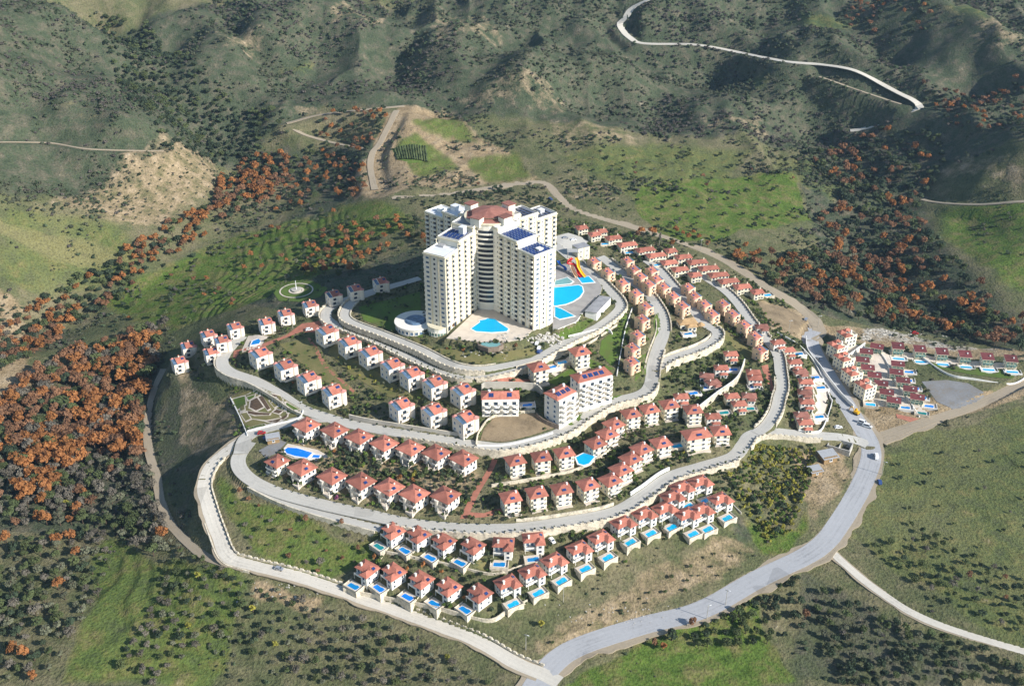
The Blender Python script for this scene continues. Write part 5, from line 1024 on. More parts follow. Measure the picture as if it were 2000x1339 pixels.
# ------------------------------------------------------------------ other single buildings
k = Kind(); b = MB(); P = [W(u, v, 50) for u, v in [(1143,607),(1166,610),(1193,581),(1171,578)]]; c = np.mean(P, 0); Q = [tuple(np.array(p)-c) for p in P]
b.prism(Q, -7, -.2, 'white_wall'); i_ = k.part('wall', b); b = MB(); b.prism([tuple(np.array(q)*1.05) for q in Q], -.2, .15, 'grey_roofing'); k.part('roof', b)
for t in (.2, .4, .6, .8):
    p = np.array(Q[1])*(1-t)+np.array(Q[2])*t; e = np.array(Q[2])-np.array(Q[1]); k.part('window', winmesh(1.4, .9), i_, (p[0], p[1], -2), math.atan2(e[1], e[0]))
k.put('service_shed', (c[0], c[1], 50), 0, 'white service shed with flat grey roof beside the sun deck', 'shed')
def kindI(w, d, fl, solar_n, peach=False):
    k = Kind(); h = fl*3.0; b = MB(); b.box(-w/2, w/2, -d/2, d/2, -6, h, 'stucco_white'); k.part('wall', b)
    r = MB(); r.hip(-w/2-.5, w/2+.5, -d/2+1.2, d/2+.5, h, 2.3, 'roof_red', .3); ri = k.part('roof', r)
    for i in range(solar_n): solar(k, -w*.25+i*w*.5/max(1, solar_n-1), -d*.12, h+1.35, 2.6, 2.6, 0, math.radians(22), 2, ri)
    c = MB(); c.cyl(w*.3, d*.2, .7, h+.6, h+3.0, 'tank_white', 10); k.part('water_tank', c, ri); c = MB(); c.cyl(-w*.3, d*.15, .7, h+.6, h+3.0, 'tank_white', 10); k.part('water_tank', c, ri)
    n = max(2, int(w/4.6))
    for f in range(fl):
        z = f*3.0
        for i in range(n):
            x = -w/2+(i+.5)*w/n; bw = w/n*.46
            k.part('balcony_door', winmesh(2.0, 2.1), None, (x, -d/2, z+1.25))
            if f:
                b = MB(); b.cyl(x, -d/2-.25, bw, z-.2, z, 'stucco_white', 10, None, math.pi, 2*math.pi); b.cyl(x, -d/2-.25, bw, z, z+.9, 'stucco_white', 10, None, math.pi, 2*math.pi, False); k.part('balcony', b)
        wins(k, 'l', w/2, (-d*.25, d*.2), z+1.6, 1.4, 1.4, glass='window_blue'); wins(k, 'r', w/2, (-d*.2, d*.25), z+1.6, 1.4, 1.4)
    return k
def putI(k, u, v, up, yw, lab, sc=None):
    x, y, z = hit(u, v, up); k.put('apartment_block', (x, y, z), math.radians(yw), lab, 'apartments', None, sc)
putI(kindI(13, 11, 5, 3), 1096, 764, 16, 42, 'white five-storey apartment block with round balconies beside the bare earth plot')
putI(kindI(20, 10, 5, 4), 1156, 730, 16, 26, 'longer white five-storey apartment block behind its twin, under the cream villa')
putI(kindI(19, 9, 3, 2), 977, 770, 10, 2, 'low white three-storey apartment villa in front of the concrete wall')
for u, v, yw, lab in [(1051,713,24,'cream red-roofed villa at the corner of the pool terrace under the hotel lane'),(1132,683,24,'tall cream red-roofed villa beside the lawn under the hotel lane')]:
    x, y, z = hit(u, v, 9.5); KK['C'].put('cream_villa', (x, y, z), math.radians(yw), lab, 'house', None, (.95, .95, 1))
k = Kind(); b = MB(); b.box(-4.6, -.2, -3.6, 3.6, -4, 9, 'stucco_cream'); b.box(.2, 4.6, -3.6, 3.6, -4, 9, 'stucco_cream'); b.box(-.2, .2, -2.8, 3.0, -4, 8.6, 'stucco_cream'); k.part('wall', b)
b = MB(); b.box(-4.8, 4.8, -3.8, 3.8, 9.0, 9.3, 'grey_roofing'); k.part('roof', b); wins(k, 'f', 3.6, (-2.4, 2.4), 6.5, .9, 1.2); wins(k, 'f', 3.6, (-2.4, 2.4), 3.0, .9, 1.2)
x, y, z = hit(1135, 480, 9); k.put('service_tower', (x, y, z), math.radians(30), 'cream flat-roofed block in two halves above the water slides', 'building')
x, y, z = hit(1342, 627, 4); kindE('stucco_cream', 'roof_ochre', False).put('clubhouse', (x, y, z), math.radians(12), 'clubhouse with ochre roofs on the round terrace by the terrace road', 'clubhouse', None, (1.1, 1.1, 1))
k = Kind(); b = MB(); b.cyl(0, 0, .25, 0, 2.6, 'wood_thatch', 8); k.part('post', b); b = MB(); b.cyl(0, 0, 2.6, 2.4, 4.2, 'roof_ochre', 8, .1); k.part('roof', b)
x, y, z = hit(1369, 632, 3); k.put('gazebo', (x, y, z), 0, 'round ochre gazebo beside the clubhouse', 'gazebo')
k = Kind(); b = MB(); b.box(-3, 3, -2.2, 2.2, 0, 2.8, 'wood_thatch'); k.part('wall', b); b = MB(); b.poly([(-3.6, -2.8, 2.6), (3.6, -2.8, 2.6), (3.6, 2.8, 3.4), (-3.6, 2.8, 3.4)], 'metal_grey'); b.poly([(3.6, -2.8, 2.5), (-3.6, -2.8, 2.5), (-3.6, 2.8, 3.3), (3.6, 2.8, 3.3)], 'metal_grey'); k.part('roof', b); wins(k, 'f', 2.2, (0,), 1.5, 1.0, 1.0)
for u, v, lab, s_ in [(1592,918,'blue-grey roofed hut on the earth bank beside the asphalt road',1.0),(1617,892,'pale tin-roofed shed beside the walled ruin at the roadside',1.3),(533,855,'white-roofed pavilion beside the sports court',1.0)]:
    x, y, z = hit(u, v, 2); k.put('hut', (x, y, z), .3, lab, 'hut', None, (s_, s_, s_))
k = Kind(); b = MB(); b.box(-6, 6, -4, -3.5, -1, 2.6, 'rubble'); b.box(-6, 6, 3.5, 4, -1, 3.0, 'rubble'); b.box(-6, -5.5, -3.5, 3.5, -1, 2.2, 'rubble'); b.box(5.5, 6, -3.5, 3.5, -1, 2.7, 'rubble'); b.box(-.2, .2, -3.5, 3.5, -1, 1.8, 'rubble'); k.part('wall', b)
x, y, z = hit(1640, 872, 1); k.put('roofless_ruin', (x, y, z), -.5, 'roofless grey masonry shell beside the asphalt road', 'ruin')
# fountain plaza on the round lawn
k = Kind(); b = MB()
def ring(b, r0, r1, z, m, n=36):
    for i in range(n):
        p, q = 2*math.pi*i/n, 2*math.pi*(i+1)/n; b.poly([(r0*math.cos(p), r0*math.sin(p), z), (r1*math.cos(p), r1*math.sin(p), z), (r1*math.cos(q), r1*math.sin(q), z), (r0*math.cos(q), r0*math.sin(q), z)], m)
ring(b, 10, 10.9, 0, 'deck_pale'); ring(b, 3.6, 5, 0, 'deck_pale'); k.part('paving_rings', b); b = MB(); b.cyl(0, 0, 3.2, -.5, .8, 'concrete', 20); k.part('basin', b); b = MB(); b.cyl(0, 0, .35, .5, 7, 'tank_white', 10, .15); k.part('column', b)
x, y, z = hit(579, 568); k.put('fountain', (x, y, z+.45), 0, 'round fountain with a white column in the circular lawn', 'fountain')
# ------------------------------------------------------------------ vehicles
def carkind(m, van=False):
    k = Kind(); b = MB(); L2 = 2.1 if not van else 2.7; h = 1.0 if not van else 1.3
    sec = [(-L2, .35), (L2, .35), (L2, h*.8), (L2-.9, h*.9), (L2-1.6, h+.55 if not van else h+.95), (-L2+.7, h+.58 if not van else h+1.0), (-L2+.05, h*.95)]
    n = len(sec); V = [(x, -.85, z) for x, z in sec]+[(x, .85, z) for x, z in sec]
    for i in range(n): j = (i+1) % n; b.poly([V[i], V[j], V[n+j], V[n+i]][::-1], m)
    b.poly(V[:n], m); b.poly(V[n:][::-1], m); k.part('body', b)
    top = h+.5 if not van else h+.9
    for s_ in (-1, 1):
        g = MB(); y = s_*.865; q = [(-L2+.9, y, h), (L2-1.2, y, h), (L2-1.7, y, top), (-L2+1.0, y, top)]; g.poly(q if s_ < 0 else q[::-1], 'window_glass'); k.part('side_window', g)
    g = MB(); g.poly([(L2-.95, -.75, h*.93), (L2-.95, .75, h*.93), (L2-1.55, .7, top), (L2-1.55, -.7, top)], 'window_glass'); k.part('windscreen', g, None, (.03, 0, .03))
    for sx in (-L2+.75, L2-.75):
        for sy in (-.8, .8):
            g = MB(); g.cyl(0, 0, .33, -.11, .11, 'rubber', 12); me_ = g.mesh('wheel'); me_.transform(Matrix.Rotation(math.pi/2, 4, 'X')); k.part('wheel', me_, None, (sx, sy, .33))
    return k
CK = dict(w=carkind('car_white'), s=carkind('car_silver'), r=carkind('car_red'), b=carkind('car_blue'), v=carkind('car_white', True))
for u, v, kd, yw, lab in [(1711,893,'v',80,'white van parked at the edge of the sloping field'),(1718,943,'b',80,'dark car parked by the pole at the field edge'),(1637,836,'w',10,'white car at the end of the curved orchard wall'),(1684,827,'v',-35,'white van standing on the apron by the excavator'),(1693,834,'v',-30,'white pickup beside the vans on the apron'),(1597,702,'s',-50,'silver car outside the boundary wall of the apartments'),(1787,652,'r',-10,'red car on the stony ground by the autumn wood'),(604,645,'w',20,'white car parked on the red plaza'),(511,847,'r',10,'dark red car at the corner of the flower garden'),(522,856,'b',40,'dark car beside the sports court'),(1049,672,'w',75,'white car by the rubble heap below the hotel'),(1053,681,'w',75,'second white car on the lane below the hotel rubble heap'),(1054,688,'b',60,'dark blue car on the hotel lane'),(1078,1057,'w',-60,'white car on the red forecourt of a pool villa'),(1120,470,'w',20,'white car in the hotel car park'),(1104,466,'s',20,'silver car in the hotel car park'),(1574,625,'s',60,'silver car on the rear dirt track'),(1075,390,'b',-50,'dark car on the far dirt road behind the hotel'),(545,1112,'s',-15,'grey car on the dirt loop road')]:
    x, y, z = hit(u, v); CK[kd].put('parked_car', (x, y, z+.1), math.radians(yw), lab, 'van' if kd == 'v' else 'car', 'parked cars')
k = Kind(); b = MB(); b.box(-1.6, 1.6, -1.2, -.6, 0, .8, 'rubber'); b.box(-1.6, 1.6, .6, 1.2, 0, .8, 'rubber'); k.part('tracks', b); b = MB(); b.box(-1.6, 1.2, -1.1, 1.1, .8, 2.0, 'digger_yellow'); b.box(.1, 1.2, -1.1, 0, 2.0, 3.0, 'digger_yellow'); k.part('body', b)
b = MB(); b.poly([(1.21, -1.0, 2.05), (1.21, -.1, 2.05), (1.21, -.1, 2.9), (1.21, -1.0, 2.9)], 'window_glass'); k.part('windscreen', b)
k.part('arm', tube([(1.0, .5, 1.6), (2.6, .5, 3.6), (4.0, .5, 3.0), (4.6, .5, .8)], .22, 'digger_yellow', half=False)); b = MB(); b.box(4.2, 5.2, 0, 1, .1, .9, 'metal_grey'); k.part('bucket', b)
x, y, z = hit(1672, 808); k.put('excavator', (x, y, z), 2.2, 'yellow excavator working at the road end of the white wall', 'excavator')
# poles
k = Kind(); b = MB(); b.cyl(0, 0, .16, -1, 9, 'concrete', 8, .1); k.part('pole', b); b = MB(); b.box(-.9, .9, -.08, .08, 8.3, 8.5, 'metal_grey'); k.part('crossarm', b); b = MB(); b.box(.6, 1.5, -.15, .15, 8.52, 8.66, 'tank_white'); k.part('lamp_head', b)
for u, v, lab in [(1417,1181,'pale utility pole on the outer verge of the asphalt road bend'),(1380,1211,'utility pole by the shrubs outside the asphalt road'),(1722,928,'utility pole on the kerb where the field meets the asphalt road'),(572,641,'tall pale pole beside the red plaza'),(763,985,'pole in front of the hip-roofed villas above the lower avenue'),(1597,640,'pole at the dirt road fork by the bare plot'),(1368,490,'utility pole on the rear dirt track behind the long villas'),(1287,484,'pole beside the tall bare poplar'),(1540,650,'street lamp above the small villas of the strip'),(588,812,'street lamp at the corner of the flower garden'),(1027,1268,'thin pole at the lower road junction'),(1100,1175,'weathered pole on the bare scrub slope')]:
    x, y, z = hit(u, v); k.put('utility_pole', (x, y, z), random.uniform(-.6, .6), lab, 'pole', 'utility poles')
for (kd, x, y, z, yaw, nm, lb, ct, gp) in HOUSES: KK[kd].put(nm, (x, y, z), yaw, lb, ct, gp, SC3.get(kd, (SCL[kd],)*3))
for (kd, x, y, z, yaw, lb, gp) in POOLS: KK[kd].put('swimming_pool', (x, y, z), yaw, lb, 'pool', gp, (.85, .85, 1) if kd in ('PS', 'PO', 'PG') else None)
# ------------------------------------------------------------------ vegetation
OX0, OY0, OW, OH = -650, 220, 1300, 1200
OCC = np.zeros((OH, OW), bool)
def occ_disc(x, y, r):
    i0, i1, j0, j1 = int(x-r-OX0), int(x+r-OX0)+2, int(y-r-OY0), int(y+r-OY0)+2
    if i1 < 0 or j1 < 0 or i0 >= OW or j0 >= OH: return
    i0, j0 = max(i0, 0), max(j0, 0); jj, ii = np.mgrid[j0:min(j1, OH), i0:min(i1, OW)]
    OCC[j0:min(j1, OH), i0:min(i1, OW)] |= np.hypot(ii+OX0-x, jj+OY0-y) < r
for nm, hw, mt, lift, pts in ROADS:
    for p in LINES[nm][0]: occ_disc(p[0], p[1], hw+1.6)
for nm, P_, hw, mt in LINES['far']:
    for p in P_: occ_disc(p[0], p[1], hw+3)
for h in HOUSES: occ_disc(h[1], h[2], 6.0*SCL[h[0]]+.6)
for p in POOLS: occ_disc(p[1], p[2], 4.0)
for t in np.linspace(0, 1, 20):
    for a, L in ((yL, 50), (yR, 50), (yBL, 50), (yBR, 50)): occ_disc(hx+math.sin(a)*L*t, hy-math.cos(a)*L*t, 10)
for P in (COURT, DECK):
    jj, ii = np.mgrid[0:OH, 0:OW]; OCC |= inside(P, ii+OX0, jj+OY0)
for mt_, P in PLOTS:
    if mt_ not in ('lawn', 'dry_lawn'): OCC |= inside(P, ii+OX0, jj+OY0)
for P in [[W(u, v, z) for u, v in q] for q, z in (([(550,870),(625,875),(640,895),(560,900)], 24.5), ([(1115,880),(1170,882),(1160,915),(1120,912)], 24))]: OCC |= inside(P, ii+OX0, jj+OY0)
def free(x, y):
    i, j = (x-OX0).astype(int), (y-OY0).astype(int); ok = (i >= 0) & (i < OW) & (j >= 0) & (j < OH); r = np.ones(x.shape, bool); r[ok] = ~OCC[j[ok], i[ok]]; return r
def crown(name, seed, rx, h0, h1, lobes, nl, leaf, mat, flat=.0):
    rg = np.random.default_rng(seed); b = MB(); b.mi(mat); cz, rz = (h0+h1)/2, (h1-h0)/2
    C = [(0, 0, cz, rx*.62, rz*.75)]
    for i in range(lobes):
        a = 2*math.pi*(i+rg.random()*.8)/lobes; e = rg.uniform(-.5, .75); r = rx*rg.uniform(.38, .62)*math.sqrt(1-min(.9, e*e))
        C.append((r*math.cos(a), r*math.sin(a), cz+rz*e*.75, rx*rg.uniform(.3, .48), rz*rg.uniform(.3, .45)))
    for i in range(nl):
        c = C[rg.integers(len(C))]; d = rg.normal(size=3); d /= np.linalg.norm(d)
        if d[2] < -.3: d[2] *= -.6
        s = rg.uniform(.72, 1.06); p = np.array([c[0]+d[0]*c[3]*s, c[1]+d[1]*c[3]*s, max(h0*.6, c[2]+d[2]*c[4]*s)])
        nrm = d+rg.normal(size=3)*.38; nrm /= np.linalg.norm(nrm)
        t = np.cross(nrm, rg.normal(size=3)); t /= np.linalg.norm(t)+1e-9; q = np.cross(nrm, t); L = leaf*rg.uniform(.6, 1.35)
        n = len(b.v)
        b.v += [tuple(p+t*L+q*L*.25), tuple(p+q*L*.8), tuple(p-t*L*.9), tuple(p-q*L*.85)]; b.f.append((n, n+1, n+2, n+3)); b.m.append(0)
    return b.mesh(name)
def trunk(seed, h, r):
    rg = np.random.default_rng(seed); b = MB(); b.cyl(0, 0, r, -1.2, h*.6, 'bark', 7, r*.6)
    for i in range(4):
        a = rg.uniform(0, 6.28); z = h*rg.uniform(.35, .6); L = h*.35; n = len(b.v); x, y = math.cos(a), math.sin(a)
        b.poly([(-y*r*.4, x*r*.4, z), (y*r*.4, -x*r*.4, z), (x*L*.7, y*L*.7, z+L)], 'bark'); b.poly([(y*r*.4, -x*r*.4, z), (0, 0, z+r), (x*L*.7, y*L*.7, z+L)], 'bark')
    return b.mesh('trunk')
TR = [trunk(i, 7, .28) for i in range(3)]
CROWN = {}
for key, mat, (rx, h0, h1), nl, leaf in [('orange', 'leaf_orange', (3.6, 1.2, 8.5), 380, .52), ('rust', 'leaf_rust', (3.3, 1.0, 7.5), 360, .48), ('green', 'leaf_green', (3.3, .6, 6.6), 360, .5), ('dark', 'leaf_dark', (3.2, .3, 6.0), 360, .5), ('grey', 'leaf_grey', (3.2, .8, 6.8), 300, .42), ('yellow', 'leaf_yellow', (2.6, .8, 5.5), 300, .45), ('olive', 'leaf_olive', (2.8, .5, 5.0), 320, .42)]:
    CROWN[key] = [crown('crown', 100+i*7+len(key), rx*(.85+.15*i), h0, h1*(1.08-.1*i), 6+i, nl, leaf, mat) for i in range(3)]
SHRUB = {}
for key, mat in [('green', 'leaf_green'), ('dark', 'leaf_dark'), ('fresh', 'leaf_fresh'), ('orange', 'leaf_orange'), ('purple', 'leaf_purple'), ('yellow', 'leaf_yellow'), ('grey', 'leaf_grey'), ('olive', 'leaf_olive'), ('scrub', 'leaf_scrub'), ('heath', 'leaf_heath'), ('bush', 'leaf_bush')]:
    SHRUB[key] = [crown('shrub', 300+i*5+len(key), 1.25, 0.0, 2.0, 5, 110, .32, mat) for i in range(2)]
def sample(pp, n, mind, world=None, tries=12):
    P = world or [hit(u, v)[:2] for u, v in pp]; A_ = np.array(P); x0, y0 = A_.min(0); x1, y1 = A_.max(0)
    out = []; cell = {}
    for _ in range(n*tries):
        x, y = random.uniform(x0, x1), random.uniform(y0, y1)
        if not inside(P, np.array([x]), np.array([y]))[0] or not free(np.array([x]), np.array([y]))[0]: continue
        k = (int(x//mind), int(y//mind)); bad = False
        for a in (-1, 0, 1):
            for c in (-1, 0, 1):
                for q in cell.get((k[0]+a, k[1]+c), ()):
                    if (q[0]-x)**2+(q[1]-y)**2 < mind*mind: bad = True
        if bad: continue
        cell.setdefault(k, []).append((x, y)); out.append((x, y))
        if len(out) >= n: break
    return out
TREES = []  # key, x, y, scale
ZONES = iter(['in the autumn wood under the dark bank', 'in the valley strip below the terraced meadow', 'in the gully beside the olive grove', 'in the wood below the farm track fork', 'beside the farm track loop', 'behind the hotel on the dark valley side', 'in the grey wood beside the valley track', 'on the grassy valley floor', 'in the tall clump at the edge of the valley floor', 'on the shrubby slope below the dirt loop road', 'in the upper gully beside the terraced hill', 'in the gully below the striped field', 'behind the long-roofed villas', 'scattered over the green hill pasture', 'on the terraced meadow across the valley', 'in the thicket below the field track', 'on the bank above the field track', 'scattered on the sloping field', 'beside the asphalt road bend', 'in the orchard under the curved wall', 'on the meadow inside the dirt loop', 'on the bare scrub slope above the asphalt road', 'in the dark wooded gully of the big hill', 'in the far wooded cleft', 'on the far hillside beyond the hairpin', 'behind the hotel along the rear track'])
def wood(pp, n, mind, mixk, smin, smax):
    zn = next(ZONES)
    ks, ws = zip(*mixk.items())
    for x, y in sample(pp, n, mind):
        w2 = [q*math.exp(2.0*float(fbm(np.array([x/22.0]), np.array([y/22.0]), 200+13*i_, 2)[0])) for i_, q in enumerate(ws)]
        TREES.append((random.choices(ks, w2)[0], x, y, random.uniform(smin, smax), zn))
wood([(-10,880),(-10,800),(60,740),(150,690),(250,665),(330,630),(310,700),(285,760),(290,850),(275,895),(200,890),(130,880),(60,930)], 300, 3.7, dict(orange=3.6, rust=5.5, grey=1.3, green=2.2, dark=1.2), .85, 1.5)
wood([(-10,730),(-10,660),(60,600),(150,545),(230,510),(300,470),(330,480),(300,520),(240,580),(140,640),(60,700)], 150, 4.2, dict(dark=3, orange=3, rust=3, grey=1.0, green=2), .75, 1.15)
wood([(300,520),(310,480),(330,440),(420,395),(440,345),(480,310),(560,300),(570,340),(520,400),(430,440),(380,490)], 150, 4.2, dict(dark=3, orange=4.5, rust=2.5, green=1), .8, 1.2)
wood([(560,300),(690,270),(730,300),(715,370),(690,400),(640,370),(600,400),(530,420),(560,350)], 120, 4.6, dict(dark=4, orange=2.6, rust=2, green=1), .6, 1.0)
wood([(590,265),(640,225),(760,215),(750,270),(720,285),(650,275)], 70, 5, dict(dark=5, rust=1.5, orange=.7), .6, 1.0)
wood([(585,500),(640,445),(700,445),(760,425),(835,430),(838,480),(760,490),(690,535),(640,545),(590,540)], 110, 4.2, dict(orange=4, rust=2, dark=2, green=1.5, yellow=.6), .6, .95)
wood([(-10,1030),(-10,890),(60,930),(200,890),(280,900),(320,960),(345,1060),(300,1090),(200,1030)], 170, 3.8, dict(grey=3, olive=3, green=2.5, rust=1.2, orange=.7), .75, 1.2)
wood([(-10,1060),(200,1035),(220,1120),(100,1339),(-10,1339)], 110, 4.6, dict(green=3, olive=3, grey=2, orange=1, dark=2), .55, 1.0)
wood([(10,870),(60,860),(120,840),(160,770),(200,800),(260,780),(220,860),(100,970),(20,990)], 34, 6, dict(orange=1), 1.1, 1.5)
wood([(330,1050),(470,1130),(640,1190),(820,1250),(960,1339),(600,1339),(420,1240),(300,1339),(230,1300),(300,1180)], 220, 3.6, dict(olive=4, green=2, grey=2.6, dark=1.2, yellow=.15), .4, .72)
wood([(1560,290),(1700,250),(1830,262),(1850,320),(1790,400),(1830,470),(1640,500),(1590,440),(1640,380)], 210, 4.8, dict(dark=5, rust=3.2, orange=1.2, green=2), .85, 1.35)
wood([(1640,500),(1830,470),(1900,550),(2010,630),(2010,690),(1850,655),(1720,640),(1610,600),(1500,560),(1420,505),(1500,500)], 260, 4.4, dict(dark=5, rust=3, orange=2.2, green=2), .85, 1.35)
wood([(1230,520),(1200,470),(1290,440),(1420,470),(1500,500),(1440,520),(1350,490)], 55, 4.8, dict(dark=4, orange=1.5, rust=1, green=3), .5, .9)
wood([(1100,310),(1550,290),(1560,430),(1420,470),(1280,440),(1120,400)], 130, 6, dict(dark=4, green=3, olive=2, rust=.5), .4, .8)
wood([(200,560),(480,455),(640,410),(740,440),(600,520),(500,580),(330,650),(250,640)], 110, 5, dict(green=3, dark=3, olive=2, rust=1, orange=1), .4, .8)
wood([(1590,1130),(1760,1225),(2010,1300),(2010,1339),(1640,1339),(1600,1230)], 120, 4, dict(dark=4, green=4, olive=2), .45, .8)
wood([(1690,1060),(1800,1040),(2010,1130),(2010,1250),(1850,1190),(1760,1130)], 60, 4.5, dict(dark=3, green=3, rust=.6, grey=1), .35, .65)
wood([(1720,900),(2010,860),(2010,1100),(1750,1040)], 22, 8, dict(dark=4, green=2, grey=1), .3, .5)
wood([(1330,1210),(1480,1150),(1560,1130),(1590,1220),(1500,1260),(1350,1270)], 44, 4, dict(green=3, dark=3, rust=1.3), .45, .8)
wood([(1410,910),(1470,870),(1600,875),(1600,920),(1560,1000),(1530,1080),(1470,1050),(1450,990)], 22, 6, dict(dark=3, green=3), .45, .75)
wood([(430,950),(500,975),(740,1045),(720,1090),(640,1125),(480,1080)], 34, 5, dict(green=3, olive=2, rust=1.5, grey=1.5), .25, .5)
wood([(1060,1270),(1250,1150),(1400,1070),(1480,1085),(1380,1140),(1200,1210)], 40, 5, dict(green=3, olive=2, dark=1), .2, .4)
wood([(180,40),(240,25),(400,150),(560,225),(540,260),(450,320),(330,300),(240,180)], 420, 4.6, dict(dark=6, green=2), .7, 1.2)
wood([(1680,-10),(1800,-10),(1820,60),(1760,70),(1620,40)], 70, 5.5, dict(dark=3, rust=3, orange=1), .7, 1.1)
wood([(1790,170),(2010,140),(2010,270),(1850,240)], 90, 6, dict(dark=3, rust=3, orange=1), .6, 1.0)
wood([(880,370),(960,360),(1010,370),(1090,400),(1110,420),(1000,395),(900,392)], 40, 4, dict(dark=5, green=1, rust=.6), .5, .8)
# keep the 290 largest-showing of each kind as trees of their own
LBL = dict(orange=('autumn_tree', 'orange-leaved tree', 'orange trees'), rust=('rust_leaved_tree', 'rust-brown autumn tree', 'rust trees'), green=('broadleaf_tree', 'mid-green bushy tree', 'green trees'), dark=('evergreen_tree', 'dark evergreen tree', 'evergreen trees'), grey=('bare_tree', 'grey leafless tree', 'bare trees'), yellow=('yellow_tree', 'yellow-leaved tree', 'yellow trees'), olive=('olive_tree', 'grey-green olive tree', 'olive trees'))
def scatter(name, X, Y, Zv, SCv, src, label, seed=1):
    me = bpy.data.meshes.new(name); me.from_pydata([tuple(p) for p in np.stack([X, Y, Zv], 1)], [], [])
    a = me.attributes.new('sc', 'FLOAT_VECTOR', 'POINT'); a.data.foreach_set('vector', np.asarray(SCv, np.float32).ravel())
    rg = np.random.default_rng(seed); ro = np.zeros((len(X), 3), np.float32); ro[:, 2] = rg.uniform(0, 6.28, len(X)); ro[:, :2] = rg.normal(size=(len(X), 2))*.12
    a = me.attributes.new('ro', 'FLOAT_VECTOR', 'POINT'); a.data.foreach_set('vector', ro.ravel())
    o = link(name, me); tag(o, label, name.replace('_', ' '), None, 'stuff')
    g = bpy.data.node_groups.new(name, 'GeometryNodeTree'); g.interface.new_socket('Geometry', in_out='INPUT', socket_type='NodeSocketGeometry'); g.interface.new_socket('Geometry', in_out='OUTPUT', socket_type='NodeSocketGeometry')
    gi, go = g.nodes.new('NodeGroupInput'), g.nodes.new('NodeGroupOutput'); ip = g.nodes.new('GeometryNodeInstanceOnPoints'); oi = g.nodes.new('GeometryNodeObjectInfo'); oi.inputs['Object'].default_value = src; oi.inputs['As Instance'].default_value = True
    at1, at2 = g.nodes.new('GeometryNodeInputNamedAttribute'), g.nodes.new('GeometryNodeInputNamedAttribute'); at1.data_type = at2.data_type = 'FLOAT_VECTOR'; at1.inputs[0].default_value = 'sc'; at2.inputs[0].default_value = 'ro'
    e2r = g.nodes.new('FunctionNodeEulerToRotation'); L = g.links
    L.new(gi.outputs[0], ip.inputs['Points']); L.new(oi.outputs['Geometry'], ip.inputs['Instance']); L.new(at1.outputs['Attribute'], ip.inputs['Scale']); L.new(at2.outputs['Attribute'], e2r.inputs[0]); L.new(e2r.outputs[0], ip.inputs['Rotation']); L.new(ip.outputs[0], go.inputs[0])
    md = o.modifiers.new('scatter', 'NODES'); md.node_group = g
    return o
SRC = {}
by = {}
for t in TREES: by.setdefault(t[0], []).append(t)
for key, L in by.items():
    nm, lb, gp = LBL[key]
    L.sort(key=lambda t: -(t[3]/math.hypot(t[1], t[2])))
    for i, (k_, x, y, s, zn) in enumerate(L[:290]):
        z = float(hz(x, y)); r = link(nm, None, None, (x, y, z), random.uniform(0, 6.28)); r.scale = (s*random.uniform(.9, 1.15), s*random.uniform(.9, 1.15), s*random.uniform(.85, 1.15)); tag(r, lb+' '+zn, 'tree', gp+' '+zn)
        link('trunk', TR[i % 3], r); c_ = link('crown', CROWN[key][i % 3], r); SRC[key] = c_
    R = L[290:]
    if R:
        X, Y, Sv = map(np.array, zip(*[(t[1], t[2], t[3]) for t in R])); scatter('distant_'+nm+'s', X, Y, hz(X, Y), np.stack([Sv]*3, 1), SRC[key], 'far wood of '+lb+'s seen as one mass')
# shrubs in the gardens
def shrubs(pp, n, mind, mixk, smin, smax, lab, grp, world=None, nm='garden_shrub'):
    ks, ws = zip(*mixk.items())
    pts_ = sample(pp, n, mind, world); print(lab[:40], len(pts_), n)
    for x, y in pts_:
        k_ = random.choices(ks, ws)[0]; s = random.uniform(smin, smax); o = link(nm, SHRUB[k_][random.randrange(2)], None, (x, y, float(hz(x, y))-.05), random.uniform(0, 6.28)); o.scale = (s, s, s*random.uniform(.8, 1.5)); tag(o, lab, 'shrub', grp); SRC['s_'+k_] = o
shrubs([(600,860),(700,885),(800,905),(900,925),(945,930),(925,990),(880,990),(790,965),(700,940),(620,905)], 130, 2.6, dict(green=4, dark=3, fresh=1.5, orange=.7, yellow=.4, olive=1), .7, 1.5, 'garden shrub between the two rows of hip-roofed villas', 'shrubs between the hip-roofed villas')
shrubs([(500,925),(560,930),(700,965),(800,988),(890,1005),(880,1015),(780,1000),(640,972),(520,940)], 70, 2.4, dict(green=4, dark=3, purple=.8, olive=1.5, fresh=1), .7, 1.2, 'clipped shrub in the hedge along the lower avenue', 'hedge along the lower avenue', nm='hedge_shrub')
shrubs([(660,960),(760,1012),(880,1022),(760,1020),(560,975)], 12, 3, dict(purple=2, green=2), .7, 1.1, 'flowering shrub on the verge between lower avenue and side lane', 'verge shrubs', nm='hedge_shrub')
shrubs([(985,910),(1110,895),(1170,870),(1230,830),(1340,825),(1345,840),(1240,850),(1190,895),(1120,915),(1000,935)], 46, 2.6, dict(green=4, dark=2, fresh=2, purple=.2), .6, 1.2, 'green shrub under the upper row of balconied houses', 'shrubs of the upper balconied row')
shrubs([(980,985),(1100,970),(1190,950),(1240,910),(1300,885),(1400,868),(1400,880),(1300,905),(1240,950),(1180,980),(1000,1015)], 60, 2.4, dict(green=4, dark=2, fresh=2, yellow=.5, olive=1), .6, 1.1, 'green shrub under the lower row of balconied houses', 'shrubs of the lower balconied row', nm='terrace_shrub')
shrubs([(720,1090),(800,1075),(960,1110),(1000,1130),(930,1180),(830,1160),(730,1120)], 50, 2.4, dict(green=4, dark=3, orange=.8, fresh=1), .6, 1.2, 'garden shrub among the lower pool villas by the dirt loop road', 'shrubs among the pool villas')
